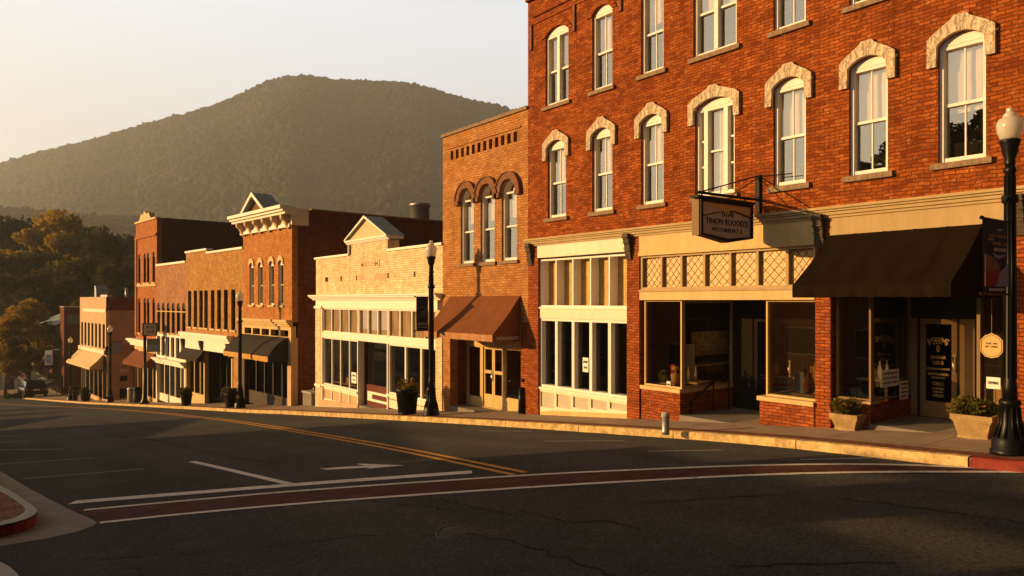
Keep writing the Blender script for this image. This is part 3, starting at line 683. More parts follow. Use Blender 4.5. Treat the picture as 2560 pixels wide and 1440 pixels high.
# ---- shopfront one (white, five bays)
s1a, s1b = B.x(1345), B.x(1567)
pier_x = [(0, s1a), (B.x(1567), B.x(1598)), (B.x(2038), B.x(2076)), (B.x(2536), W)]
for a, b in pier_x:
    B.part('pier', MB().box(a, b, 0, .45, B.g(b)-.5, zcor-.10), M['brick_pier'])
e = .07
zf0, zf1 = B.z(1345,645), B.z(1345,612)
B.part('fascia', MB().box(s1a-.02, B.x(1567), .0-.01, .25, zf0, zf1+.05), M['white_old'])
zt0, zt1 = B.z(1350,767,e), B.z(1350,652,e); zw0, zw1 = B.z(1350,966,e), B.z(1350,795,e)
bays = [s1a+(s1b-s1a)*k/5 for k in range(1, 5)]
glazing(B, s1a, s1b, zt0, zt1+.03, bays, e, .045, .045, .42, gmat='glass_gold', name='transom_window')
dk = MB()
for k in range(5): 
    xa = s1a+(s1b-s1a)*k/5
B.part('transom_rail', MB().box(s1a, s1b, .05, .25, zw1, zt0), M['white_old'])
B.part('transom_rail', MB().box(s1a, s1b, .02, .06, zt0-.05, zt0-.002), M['white'])
glazing(B, s1a, s1b, zw0, zw1-.002, bays, e+.01, .07, .10, .22)
B.part('shop_sill', MB().box(s1a, s1b, .02, .30, zw0-.06, zw0-.002), M['white'])
pm = MB(); zp0 = B.z(1350,1020,e); 
for k in range(6):
    q = s1a+(s1b-s1a)*k/5; pm.box(max(s1a, q-.045), min(s1b, q+.045), .05, .15, B.g(s1b)-.3, zw0-.062)
for k in range(5):
    q0 = s1a+(s1b-s1a)*k/5+.045; q1 = s1a+(s1b-s1a)*(k+1)/5-.045; gg = B.g((q0+q1)/2)
    pm.box(q0, q1, .055, .15, zw0-.13, zw0-.062).box(q0, q1, .052, .15, B.g(q1)-.2, gg+.20)
B.part('stall_riser', pm, M['white_old'])
pq = MB().box(s1a, s1b, .09, .14, B.g(s1b)-.2, zw0-.07); B.part('riser_panel', pq, M['grey_panel'])
B.part('plinth', MB().prism([[(s1a+.1, B.g(s1a)-.3), (s1b, B.g(s1b)-.3), (s1b, B.g(s1b)+.10), (s1a+.5, B.g(s1a+.5)+.12), (s1a+.1, B.g(s1a)+.10)]], .0, .05), M['cream'])
rooms(B, s1a, s1b+.1, zcor-.2)
# ---- shopfront two (cream, leaded transoms, recessed door)
s2a, s2b = B.x(1600), B.x(2037)
zf0 = B.z(1605,630); B.part('fascia', MB().box(B.x(1598), s2b, -.01, .25, zf0, zcor-.1), M['cream'])
zt1 = B.z(1610,640); zt0 = B.z(1610,724)
B.part('moulding', MB().box(B.x(1598), s2b, -.04, .25, zt1+.002, zf0-.001), M['cream'])
tx = [B.x(q) for q in (1650,1700,1757,1822,1890,1965)]
glazing(B, s2a, s2b, zt0, zt1, tx, .03, .05, .06, .14, mat='taupe', gmat='leaded', name='transom_window')
lead = MB()
edges = [s2a+.05]+tx+[s2b-.05]
for a, b in zip(edges, edges[1:]):
    a += .035; b -= .035; n = 3; h = zt1-zt0-.1; wd = b-a
    for k in range(-3, 4):
        for sgn in (1, -1):
            pts = []
            for t in [i/12 for i in range(13)]:
                u = k/3+t*1.15 if sgn > 0 else 1-k/3-t*1.15
                if 0 <= u <= 1: pts.append((a+wd*u, .122, zt0+.05+h*t))
            if len(pts) > 1: lead.tube([pts[0], pts[-1]], .0038, 4, 0, False)
B.part('lead_lattice', lead, M['iron_ornate'])
zr0 = B.z(1600,750); B.part('transom_rail', MB().box(s2a, s2b, -.02, .25, zr0, zt0-.002), M['cream'])
B.part('transom_rail', MB().box(s2a, s2b, -.05, .03, zt0-.05, zt0-.004), M['taupe'])
cL = B.x(1697); dep = B.ly(cL, 1832); cR = B.x(1908); bk = 2.0
zs2 = B.z(1650,968); zs3 = B.z(1960,996)
glazing(B, s2a+.05, cL, zs2, zr0-.002, [], .10, .035, .03, .08, mat='cream')
side_glazing(B, cL, .185, bk, zs2, zr0-.03, [], .04, mat='taupe')
glazing(B, cR, s2b, zs3, zr0-.002, [], .10, .035, .03, .08, mat='cream', gmat='glass_bright')
side_glazing(B, cR+.07, .185, bk, zs3, zr0-.03, [], .04, mat='taupe')
B.part('bulkhead', MB().box(s2a, cL, .04, .40, B.g(cL)-.4, zs2-.09).box(cL-.36, cL, .40, bk, B.g(cL)-.4, zs2-.09), M['brick_pier'])
B.part('bulkhead', MB().box(cR-.07, s2b, -.02, .40, B.g(s2b)-.4, zs3-.09).box(cR-.07, cR+.25, .40, bk, B.g(s2b)-.4, zs3-.09), M['brick_pier'])
B.part('shop_sill', MB().box(s2a, cL+.03, -.01, .42, zs2-.088, zs2-.002).box(cL-.38, cL+.03, .42, bk, zs2-.088, zs2-.002), M['cream'])
B.part('shop_sill', MB().box(cR-.11, s2b, -.06, .42, zs3-.088, zs3-.002), M['cream'])
fl = B.g((cL+cR)/2)+.03
B.part('entry_floor', MB().box(cL, cR-.07, .02, bk+.3, fl-.6, fl), M['concrete'])
B.part('entry_ceiling', MB().box(cL-.3, cR+.3, .26, bk, zr0+.01, zr0+.06), M['dark_wood'])
# back wall of the recess with the door
B.part('entry_wall', MB().prism([rect(cL-.05, cR+.1, fl-.4, zr0), rect(cL+.55, cL+1.55, fl+.01, fl+2.2)], bk, bk+.12), M['black'])
def door(B, x0, x1, z0, z1, y, mat, gm, rail=.10, bot=.28, name='door', handle=True, label=None, mid=None):
    fm = MB(); fm.prism([rect(x0, x1, z0, z1)]+([rect(x0+rail, x1-rail, z0+bot, z1-rail)] if not mid else [rect(x0+rail, x1-rail, z0+bot, mid-.05), rect(x0+rail, x1-rail, mid+.05, z1-rail)]), y, y+.05)
    d = B.part(name, fm, M[mat], label=label)
    MB().quad((x0+rail, y+.025, z0+bot), (x1-rail, y+.025, z0+bot), (x1-rail, y+.025, z1-rail), (x0+rail, y+.025, z1-rail)).build('pane', M[gm], d)
    if handle:
        hx = x1-rail*.5; hm = MB(); hz = z0+1.02
        hm.tube([(hx, y, hz-.14), (hx, y-.05, hz-.14), (hx, y-.05, hz+.14), (hx, y, hz+.14)], .012, 6); hm.box(hx-.025, hx+.025, y-.006, y, hz-.18, hz+.18); hm.build('handle', M['chrome'], d)
    return d
door(B, cL+.56, cL+1.54, fl+.02, fl+2.18, bk+.03, 'black', 'glass_shop')
hr = MB(); h0 = (cR-.35, .2, fl); 
B2r = MB().tube([(cL+.10, .25, fl+.25), (cL+.12, 1.7, fl+.98)], .02, 8).tube([(cL+.11, 1.1, fl-.02), (cL+.11, 1.1, fl+.68)], .018, 8).tube([(cL+.10, .30, fl-.02), (cL+.10, .30, fl+.28)], .018, 8).tube([(cL+.12, 1.68, fl-.02), (cL+.12, 1.68, fl+.97)], .018, 8)
B.part('handrail', B2r, M['black_iron'])
rooms(B, s2a-.1, s2b+.05, zr0+.2, .42, 6.0)
# ---- shopfront three (taupe, big dark awning, lettered door)
s3a, s3b = B.x(2078), B.x(2536)
B.part('fascia', MB().box(s3a-.02, s3b, -.005, .25, B.z(2300,600), zcor-.1), M['taupe'])
ca = B.x(2169); d3 = B.ly(ca, 2278); cb = B.x(2434); bk3 = max(.7, d3)
zh = B.z(2100,705); zs = B.z(2100,998)
B.part('lintel', MB().box(s3a, s3b, .08, .28, zh, B.z(2300,598)), M['black'])
glazing(B, s3a+.03, ca, zs, zh-.002, [], .12, .035, .03, .08, mat='tan_dark')
side_glazing(B, ca, .205, bk3, zs, zh-.02, [], .03, mat='tan_dark')
zs3b = B.z(2480,1030); door_right = cb
glazing(B, cb, s3b, zs3b, zh-.002, [], .12, .05, .03, .08, mat='tan_dark')
side_glazing(B, cb+.07, .205, bk3, zs3b, zh-.02, [], .03, mat='tan_dark')
B.part('bulkhead', MB().box(s3a, ca, .10, .40, B.g(ca)-.4, zs-.05).box(ca-.3, ca, .40, bk3, B.g(ca)-.4, zs-.05), M['brick_pier'])
B.part('bulkhead', MB().box(cb-.03, s3b, .10, .40, B.g(s3b)-.4, zs3b-.05), M['brick_pier'])
B.part('shop_sill', MB().box(s3a, ca+.02, .06, .42, zs-.048, zs-.002), M['taupe'])
B.part('shop_sill', MB().box(cb-.05, s3b, .06, .42, zs3b-.048, zs3b-.002), M['taupe'])
fl3 = B.g((ca+cb)/2)+.02
B.part('entry_floor', MB().box(ca, cb-.03, .06, bk3+.3, fl3-.6, fl3), M['concrete'])
B.part('entry_ceiling', MB().box(ca-.2, cb+.2, .285, bk3, zh+.01, zh+.05), M['black'])
da, db = B.x(2298, bk3), B.x(2392, bk3); dz1 = B.z(2345,797,bk3)
B.part('entry_wall', MB().prism([rect(ca-.05, cb+.1, fl3-.4, zh), rect(da, db, fl3+.005, dz1)], bk3, bk3+.12), M['black'])  # recess wall painted black, putting the awning's shade into its colour
B.part('door_jamb', MB().box(db+.06, min(cb-.05, db+.30), bk3-.03, bk3-.002, fl3+.02, dz1).box(da-.14, da-.03, bk3-.03, bk3-.002, fl3+.02, dz1), M['tan_dark'])
B.part('transom_board', MB().box(ca, cb, bk3-.02, bk3-.002, dz1+.06, zh), M['black'])  # black like the wall, for the awning's shade above the door
dr = door(B, da+.005, db-.005, fl3+.01, dz1-.005, bk3+.03, 'tan_dark', 'glass_dark', .095, .30)
dm = MB(); dc = (da+db)/2; dy = bk3+.045; dh = dz1-fl3
for k, ch in enumerate('MEEEMS'):
    a = (2.5-k)*.21; add_text(dm, ch, .17, dc-.30*math.sin(a)/.5*.46, dy, fl3+dh*.775-.17+.17*math.cos(a)*1.0, 0, .8, a*.75, bold=2.2)
for txt, w, h, fz in [('0',.07,.13,.695),('JRNONRAER',.30,.06,.61),('LHIIUB',.21,.07,.555),('COMONOMOVANTER',.46,.038,.495),('SAINTTPONRNON',.40,.045,.44),('PRRONE RN',.26,.032,.405),('I DECL I',.22,.065,.345),('O AFTERA',.24,.045,.295),('NRE.RA',.20,.03,.262),('HRSSI',.20,.055,.225)]:
    fit_text(dm, txt, w*.88, h, dc-.01, dy, fl3+dh*fz, 0, 1.5)
dm.build('lettering', M['gold'], dr)
rooms(B, s3a-.05, W-.35, zh+.25, .42, 6.0)
za = B.z(2072,589); xa, xb = B.x(2072), B.x(2458); pj = -B.ly(xb, 2378); zfr = CZ+ray(2378,707)[2]*(B.hit(2378, -pj)[1])-B.z0
aw3 = awning(B, xa, xb, za, zfr, pj, .21, M['awn_dark'], M['awn_dark'], n=14, scallop=.10, y=-.02, seams=5, wr=.035)
# continuous moulded cornice over the shopfronts, iron console brackets
cornice(B, -.05, W, zcor+.06, [(.05,.16),(.04,.12),(.06,.08),(.05,.04)], M['taupe'])
def console(cx, zt, h=.62):
    pr = [(0,0),(.17,0),(.18,-.08),(.15,-.14),(.13,-.22),(.10,-.30),(.10,-.40),(.07,-.50),(.04,-h),(0,-h)]
    mb = MB(); mb.prism([[( -a, zt+b) for a, b in pr]], cx-.085, cx+.085, 0, 'x')
    for k in range(4): mb.box(cx-.10, cx+.10, -.19+.035*k, 0, zt-.10-.13*k, zt-.075-.13*k)
    return mb
for q in (1328, 1574, 2052, 2548): B.part('bracket', console(B.x(q), zcor-.06), M['iron_ornate'])
# ================================================================== tan brick building
B = b2 = Bd('brick_building', 'two storey tan brick building with three round arched windows and a rust awning', 1107, 1320)
W = B.W; zt = B.z(1107,345)
ar = [(1152,1184),(1200,1238),(1253,1293)]
zsill = 3.06-B.z0; acx = [(B.x(a)+B.x(b))/2 for a, b in ar]; aw_ = .74
zcr = B.z(1217,460); zsp = zcr-aw_/2
holes = [arch_loop(c-aw_/2, c+aw_/2, zsill, zsp, aw_/2, 14) for c in acx]
nd0, nd1 = B.x(1124), B.x(1297)
for k in range(12):
    q = nd0+(nd1-nd0)*(k+.2)/12; holes.append(rect(q, q+.17, B.z(1122,402), B.z(1122,380)))
zo = B.z(1130,800)       # head of the shop opening
B.part('front_wall', MB().prism([rect(0, W, zo, zt)]+holes, 0, .3), M['brick_tan'])
B.part('recess_backing', MB().box(nd0, nd1, .10, .16, B.z(1122,405), B.z(1122,377)), M['dark_brick_trim'])
B.part('belt_course', MB().box(nd0-.1, nd1+.1, -.03, 0, B.z(1122,374), B.z(1122,370)), M['brick_tan'])
B.shell(12, zt, M['brick_tan'], M['brick_tan'])
B.part('parapet_cap', MB().box(-.03, W, -.06, .34, zt, zt+.10), M['sill_stone'])
def hoodR(x0, x1, zs, rise):
    mb = MB(); mb.prism([arc(x0-.19, x1+.19, zs, rise+.19, 16)+arc(x0, x1, zs, rise, 16)[::-1]], -.09, 0)
    mb.box(x0-.24, x0-.01, -.12, 0, zs-.14, zs-.001).box(x1+.01, x1+.24, -.12, 0, zs-.14, zs-.001)
    mb.prism([arc(x0-.23, x1+.23, zs, rise+.23, 16)+arc(x0-.19, x1+.19, zs, rise+.19, 16)[::-1]], -.12, -.02)
    return mb
for c in acx: sash(B, c, aw_, zsill, zsp, aw_/2, hood=hoodR, hood_mat='dark_brick_trim', muntin=False, transom=zsp, blind=.35, mat_g='glass_sky')
B.part('upper_rooms', MB().quad((.3,1.6,zo), (W-.3,1.6,zo), (W-.3,1.6,zt-.6), (.3,1.6,zt-.6)).quad((.3,.3,zsill-.3), (W-.3,.3,zsill-.3), (W-.3,1.6,zsill-.3), (.3,1.6,zsill-.3)), M['room'])
oa, ob = B.x(1125), B.x(1302); rk = B.ly(oa, 1166)
B.part('pier', MB().box(0, oa, 0, .3, B.g(oa)-.5, zo), M['brick_tan']); B.part('pier', MB().box(ob, W, 0, .3, B.g(W)-.5, zo), M['brick_pier'])
B.part('recess_wall', MB().box(oa-.25, oa, .3, rk+.2, B.g(oa)-.5, zo), M['brick_dark']); B.part('recess_wall', MB().box(ob, ob+.25, .3, rk+.2, B.g(W)-.5, zo), M['brick_dark'])
f2 = B.g((oa+ob)/2)+.02; B.part('entry_floor', MB().box(oa, ob, .01, rk+.3, f2-.9, f2-.02), M['concrete'])
B.part('entry_ceiling', MB().box(oa, ob, .3, rk, zo+.01, zo+.1), M['dark_wood'])
da, db = B.x(1207, rk), B.x(1256, rk); dt = B.z(1230,868,rk)
B.part('entry_wall', MB().prism([rect(oa, ob, f2-.6, zo), rect(oa+.05, da-.14, B.z(1180,992,rk), dt), rect(db+.10, ob-.05, B.z(1280,1000,rk), dt), rect(da, db, f2, dt)], rk, rk+.12), M['cream'])
glazing(B, oa+.05, da-.14, B.z(1180,992,rk), dt, [], rk+.02, .04, .03, .06, mat='cream'); glazing(B, db+.10, ob-.05, B.z(1280,1000,rk), dt, [], rk+.02, .04, .03, .06, mat='cream')
m_ = (da+db)/2
door(B, da+.005, m_-.004, f2+.01, dt-.005, rk+.04, 'cream', 'glass_shop', .07, .42, mid=f2+1.15); door(B, m_+.004, db-.005, f2+.01, dt-.005, rk+.04, 'cream', 'glass_shop', .07, .42, mid=f2+1.15, handle=False)
rooms(B, oa-.2, ob+.2, zo, rk+.2, 6)
xa, xb = B.x(1127), B.x(1302); pj = -B.ly(xb, 1232); zfr = CZ+ray(1232,838)[2]*B.hit(1232, -pj)[1]-B.z0
aw2 = awning(B, xa, xb, B.z(1127,741), zfr, pj, .20, M['awn_brown'], M['val_brown'], n=30, scallop=.25, y=-.02, seams=4, wr=.025)
lt = MB(); fit_text(lt, 'MONUMENTS', .8, .10, 0, 0, 0, 0, 1.2)
lo_ = lt.build('lettering', M['letter_pale'], aw2); lo_.rotation_euler = (0, 0, R(90)); lo_.location = (xb+.012, -.02-pj*.45, zfr-.11)
mb = MB(); mb.box(W-.30, W-.18, -.05, 0, B.g(W)+.9, B.g(W)+1.0); mb.tube([(W-.24, -.06, B.g(W)), (W-.24, -.06, B.g(W)+.75)], [.09,.07], 8); B.part('standpipe', mb, M['black_iron'])
# ================================================================== white painted single storey shop
B = b3 = Bd('white_brick_shop', 'single storey white painted brick shop with a central gable and wide shop windows', 790, 1107)
W = B.W; zt = 3.74-B.z0; za, zb = B.x(874), B.x(969); zg = B.z(874,612); zc = B.z(790,745)
holes = []
for a, b in [(813,820),(851,855),(890,893)]: holes.append(rect(B.x(a), B.x(b), B.z(813,705), B.z(813,693)))
for a in (968, 1034): holes.append(rect(B.x(a), B.x(a)+.14, B.z(813,705)+.02, B.z(813,693)))
B.part('front_wall', MB().prism([[(0, zc-.02), (W, zc-.02), (W, zt), (zb, zt), (zb, zg), (za, zg), (za, zt), (0, zt)]]+holes, 0, .3), M['brick_white'])
hb = MB().box(.4, W-.4, .12, .2, B.z(813,708), B.z(813,690)); B.part('vent_backing', hb, M['dark_wood'])
B.part('infill_panel', MB().box(B.x(893), B.x(912), -.004, 0, B.z(813,705), B.z(813,693)).box(B.x(935), B.x(967), -.004, 0, B.z(813,706), B.z(813,692)), M['stucco'])
B.shell(12, zt-.1, M['brick_white'], M['brick_white'])
B.part('parapet_cap', MB().box(-.06, za-.02, -.07, .34, zt, zt+.09), M['white']); B.part('parapet_cap', MB().box(zb+.02, W, -.07, .34, zt, zt+.09), M['white'])
gd = max(.5, B.ly(zb+.17, 994)-.15)
B.part('gable_box', MB().box(zb-.28, zb-.004, .3, gd, zt-.3, zg).box(za+.004, za+.28, .3, gd, zt-.3, zg).box(za+.28, zb-.28, gd-.2, gd, zt-.3, zg), M['white_old'])
cornice(B, za-.18, zb+.18, zg+.16, [(.07,.16),(.05,.10),(.04,.05)], M['white'], 'gable_cornice'); B.part('gable_return', MB().box(zb, zb+.17, .022, gd+.1, zg+.04, zg+.16), M['white'])
ap_ = B.z(915,541); mx = (za+zb)/2
B.part('gable', MB().prism([[(za-.06, zg+.16), (zb+.06, zg+.16), (mx, ap_-.12)]], -.04, .04), plain('gable_boards', (.62,.47,.28), .7, .2, 6, .5, 9, stretch=(6,1,.3)))
rf = MB()
for x_, s in ((za-.2, -1), (zb+.2, 1)):
    rf.prism([[(x_, zg+.16), (mx, ap_), (mx, ap_-.09), (x_-s*.09, zg+.16)] if s > 0 else [(x_, zg+.16), (x_+.09, zg+.16), (mx, ap_-.09), (mx, ap_)]], -.16, gd+.15)
B.part('gable_roof', rf, M['metal_roof'])
B.part('gable_trim', MB().prism([[(za-.21, zg+.17), (za-.10, zg+.17), (mx, ap_-.08), (zb+.10, zg+.17), (zb+.21, zg+.17), (mx, ap_+.015)]], -.185, -.155), M['white'])
B.part('gable_bracket', MB().box(za-.0, za+.10, -.09, 0, zt+.05, zg-.02), M['grey_panel'])
pl_ = MB().box(B.x(900), B.x(949), -.02, 0, B.z(900,672), B.z(900,652)); pn = B.part('name_panel', pl_, M['brick_white'])
lt = MB(); fit_text(lt, 'MILULIM', B.x(946)-B.x(903), .22, B.x(924.5), -.024, B.z(900,662), 0, 1.0); lt.build('lettering', M['stucco'], pn)
cornice(B, -.22, W-.05, zc+.13, [(.06,.30),(.06,.24),(.05,.16),(.06,.08)], M['white'])
zf = B.z(795,770); B.part('fascia', MB().box(.02, W-.32, -.02, .2, zf, zc-.101), M['white'])
pw = B.x(806)
for a, b in ((0, pw-.1), (W-.42, W)): B.part('pier', MB().box(a, b, -.03, .3, B.g(b)-.4, zf if b > 1 else zf), M['brick_white'])
B.part('pilaster', MB().box(pw-.1, pw, -.015, .3, B.g(pw)-.4, zf), M['white']); B.part('pilaster_cap', MB().box(-.06, pw+.02, -.08, -.031, zf-.02, zf+.10), M['white']); B.part('pilaster_band', MB().box(-.04, pw-.08, -.07, -.031, B.g(0)+.95, B.g(0)+1.05), M['white'])
z1, z0 = zf-.002, B.z(808,829)
g1a, g1b, g2a, g2b, g3a, g3b = pw, B.x(893), B.x(894), B.x(967), B.x(969), W-.42
glazing(B, g1a, g1b, z0, z1, [g1a+(g1b-g1a)*k/4 for k in (1,2,3)], .04, .05, .06, .12, mat='white', gmat='glass_amber', name='transom_window')
t2 = glazing(B, g2a+.02, g2b, z0, z1, [g2a+(g2b-g2a)*k/3 for k in (1,2)], .04, .05, .06, .12, mat='white', gmat='glass_shop', name='transom_window')
MB().box(g2a+.08, g2b-.06, .155, .165, z0+.05, z1-.05).build('blind', M['blinds'], t2)
glazing(B, g3a, g3b, z0, z1, [g3a+(g3b-g3a)*k/4 for k in (1,2,3)], .04, .05, .06, .12, mat='white', gmat='glass_amber', name='transom_window')
zr = B.z(808,843); B.part('transom_rail', MB().box(pw, g3b, -.01, .2, zr, z0-.002), M['white'])
zl = B.z(808,960); zl3 = B.z(985,987)
glazing(B, g1a, g1b, zl, zr-.002, [g1a+(g1b-g1a)*k/4 for k in (1,2,3)], .05, .05, .05, .12, mat='white')
glazing(B, g3a, g3b, zl3, zr-.002, [g3a+(g3b-g3a)*.36, g3a+(g3b-g3a)*.68], .05, .06, .09, .12, mat='white')
for (a, b, zz) in ((g1a, g1b, zl), (g3a, g3b, zl3)):
    B.part('shop_sill', MB().box(a-.04, b+.02, -.05, .22, zz-.08, zz-.002), M['white'])
    rm = MB(); n = 4 if a == g1a else 3; gb = B.g(b)
    rm.box(a, b, .05, .10, zz-.22, zz-.082).box(a, b, .05, .10, gb-.3, B.g((a+b)/2)+.22)
    for k in range(n+1): q = a+(b-a)*k/n; rm.box(max(a, q-.05), min(b, q+.05), .04, .10, gb-.3, zz-.084)
    B.part('stall_riser', rm, M['white_old']); B.part('riser_panel', MB().box(a, b, .075, .15, gb-.3, zz-.10), M['stucco'])
    if a == g1a: B.part('plinth', MB().prism([[(a-.35, B.g(0)-.4), (b+.12, gb-.4), (b+.12, gb+.16), (a-.35, B.g(0)+.36)]], -.04, .04), M['stucco'])
rk3 = max(.3, B.ly(g1b+.02, 909))
B.part('pilaster', MB().box(g1b, g2a+.02, .0, .15, B.g(g2a)-.3, zr), M['white']); B.part('pilaster', MB().box(g2b, g3a, .0, .15, B.g(g3a)-.3, zr), M['white'])
B.part('recess_wall', MB().box(g1b-.1, g1b+.02, .151, rk3, B.g(g2a)-.3, zr), M['white']); B.part('recess_wall', MB().box(g2b-.02, g2b+.10, .151, rk3, B.g(g2b)-.3, zr), M['white'])
zb3 = B.z(935,967,rk3)
glazing(B, g1b+.02, g2b-.02, zb3, zr, [], rk3, .06, .05, .10, mat='door_red', gmat='glass_shop', name='recessed_window')
B.part('red_riser', MB().box(g1b+.02, g2b-.02, rk3, rk3+.1, B.g(g2b)-.4, zb3-.002), M['door_red'])
pz = B.g(g2a)+.75
B.part('riser_trim', MB().prism([rect(g1b+.35, g2b-.03, B.z(935,1004,rk3), B.z(935,980,rk3)), rect(g1b+.75, g2b-.04, B.z(935,998,rk3), B.z(935,986,rk3))], rk3-.012, rk3-.001), M['white'])
B.part('entry_floor', MB().box(g1b, g2b, .0, rk3, B.g(g2b)-.6, B.g((g2a+g2b)/2)), M['concrete'])
rooms(B, pw, g3b, zc, 1.02, 6)
# ================================================================== tall building with bracketed cornice
B = b4 = Bd('bracketed_brick_building', 'two storey orange brick building with a white bracketed cornice and small gable', 608, 730, 'far')
W = B.W; zt = B.z(735,520); zw0, zw1 = B.z(702,763), B.z(702,650); zs4 = B.z(610,800)
wc = [B.x((a+b)/2) for a, b in ((625,633),(647,655),(674,684),(698,706))]; ww = .56
B.part('front_wall', MB().prism([rect(0, W, zs4, zt)]+[arch_loop(c-ww/2, c+ww/2, zw0, zw1-.2, .2) for c in wc], 0, .3), M['brick_orange'])
def hood4(x0, x1, zs, rise):
    mb = MB(); mb.prism([arc(x0-.08, x1+.08, zs, rise+.24, 10)+arc(x0, x1, zs, rise, 10)[::-1]], -.06, 0); return mb
for c in wc: sash(B, c, ww, zw0, zw1-.2, .2, hood=hood4, hood_mat='cream', mat_g='glass_dark', muntin=False, sill_mat='cream')
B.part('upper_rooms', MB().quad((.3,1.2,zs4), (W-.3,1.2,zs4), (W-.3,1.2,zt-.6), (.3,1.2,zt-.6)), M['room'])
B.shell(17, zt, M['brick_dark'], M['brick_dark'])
cb = B.z(611,588)
cornice(B, -.35, W+.30, zt+.10, [(.16,.75),(.12,.62),(.12,.50)], M['white'])
B.part('frieze', MB().box(-.02, W+.01, -.08, 0, cb, zt-.30).box(W-.004, W+.16, -.08, .8, cb+.1, zt+.0), M['white_old'])
B.part('frieze', MB().box(-.06, W+.02, -.16, -.08, cb, cb+.16), M['white'])
for k in range(6):
    q = .25+(W-.5)*k/5; pr = [(.06,zt-.31),(.48,zt-.31),(.48,zt-.50),(.30,zt-.62),(.22,zt-.80),(.10,zt-.98),(.06,zt-.98)]
    B.part('bracket', MB().prism([[(-a, b) for a, b in pr]], q-.10, q+.10, 0, 'x'), M['stucco'])
gx0, gx1 = B.x(618, -.4), B.x(688, -.4); apx = B.z(660,482); gm = (gx0+gx1)/2; zg4 = zt+.11
gx0, gx1 = B.x(609, -.6), B.x(663, -.6); gm = (gx0+gx1)/2; apx = B.z(636, 482, -.6); gl = B.ly(gm, 678)
B.part('gable', MB().prism([[(gx0+.2, zg4), (gx1-.2, zg4), (gm, apx-.25)]], -.45, -.3), M['dark_brick_trim'])
rf = MB(); rf.prism([[(gx1+.1, zg4), (gm, apx), (gm, apx-.14), (gx1-.16, zg4)]], -.7, gl); rf.prism([[(gx0-.1, zg4), (gx0+.16, zg4), (gm, apx-.14), (gm, apx)]], -.7, gl)
B.part('gable_roof', rf, M['metal_roof'])
B.part('gable_trim', MB().prism([[(gx0-.12, zg4), (gx0+.16, zg4), (gm, apx-.17), (gx1-.16, zg4), (gx1+.12, zg4), (gm, apx+.03)]], -.76, -.70), M['white'])
B.part('vent', MB().lathe([(.55,0),(.55,1.1),(.62,1.1),(.62,1.25),(.1,1.3)], 14, 0, 0).box(-.7,.7,-.7,.7,-.6,0), M['galv']).location = (W-1.6, B.ly(W-1.6, 1050), zt-.1)
B.part('parapet_cap', MB().box(W-.36, W+.03, 1.0, 17, zt, zt+.07), M['sill_stone'])
cornice(B, -.1, W+.05, zs4+.12, [(.12,.34),(.10,.26),(.10,.16)], M['cream'], 'shop_cornice')
B.part('shop_frieze', MB().prism([rect(0, W, B.z(610,835), zs4-.2)]+[rect(.2+(W-.4)*k/5+.1, .2+(W-.4)*(k+1)/5-.1, B.z(610,833), B.z(610,818)) for k in range(5)], -.05, .2), M['cream'])
zA = B.z(608,834)
B.part('pilaster', MB().box(W-.42, W, -.05, .3, B.g(W)-.4, B.z(608,835)), M['stucco']); B.part('pilaster', MB().box(0, .3, -.05, .3, B.g(.3)-.4, B.z(608,835)), M['dark_wood'])
def dark_shop(B, x0, x1, zt, n, y=.15, mat='dark_wood', riser=.5, gm='glass_dark'):
    zb = B.g((x0+x1)/2); xs_ = [x0+(x1-x0)*k/n for k in range(1, n)]
    glazing(B, x0, x1, zb+riser, zt, xs_, y, .07, .09, .12, mat=mat, gmat=gm)
    B.part('stall_riser', MB().box(x0, x1, y, y+.2, B.g(x1)-.4, zb+riser-.002), M[mat])
    B.part('shop_interior', MB().quad((x0-.3, 2.2, zb-1), (x1+.3, 2.2, zb-1), (x1+.3, 2.2, zt+.6), (x0-.3, 2.2, zt+.6)).quad((x0-.3, .3, zt+.6), (x0-.3, 2.2, zt+.6), (x1+.3, 2.2, zt+.6), (x1+.3, .3, zt+.6)).quad((x0-.3,.3,zb+.1),(x1+.3,.3,zb+.1),(x1+.3,2.2,zb+.1),(x0-.3,2.2,zb+.1)), M['room'])
dark_shop(B, .3, W-.42, B.z(608,836), 5)
pj = -B.ly(W-.3, 672); awning(B, .05, W-.3, zA, CZ+ray(672,892)[2]*B.hit(672,-pj)[1]-B.z0, pj, .26, M['awn_black'], M['awn_edge'], n=10, scallop=.1, y=-.06, curve=.16, seams=4)
B.part('notice', MB().box(W-.004, W+.012, 1.2, 3.0, B.z(735,845), B.z(735,830)), M['grey_panel'])
# ================================================================== long two storey building
B = b5 = Bd('long_brick_building', 'wide two storey brown brick building with eight narrow windows and a pale shop cornice', 465, 608, 'far')
W = B.W; zt = B.z(608,622); zw0, zw1 = B.z(478,817), B.z(478,727); zs5 = B.z(465,834)
wc = [B.x(q) for q in (474,488.5,502.5,515,531.5,547.5,564.5,583)]; ww = .62
B.part('front_wall', MB().prism([[(0, zs5), (W, zs5), (W, zt), (B.x(518), zt), (B.x(518), zt+.22), (0, zt+.22)]]+[rect(c-ww/2, c+ww/2, zw0, zw1) for c in wc], 0, .3), M['brick_brown'])
for c in wc: sash(B, c, ww, zw0, zw1-.011, .01, mat_f='black', mat_g='glass_dark', muntin=False, sill_mat='cream', y0=.12, gy=.2)
B.part('upper_rooms', MB().quad((.3,1.2,zs5), (W-.3,1.2,zs5), (W-.3,1.2,zt-.6), (.3,1.2,zt-.6)), M['room'])
B.part('parapet_cap', MB().box(-.02, B.x(518), -.08, .34, zt+.22, zt+.34), M['white']); B.part('parapet_cap', MB().box(B.x(518)+.002, W, -.08, .34, zt, zt+.12), M['white'])
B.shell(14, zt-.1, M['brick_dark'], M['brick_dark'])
xe = B.x(583)
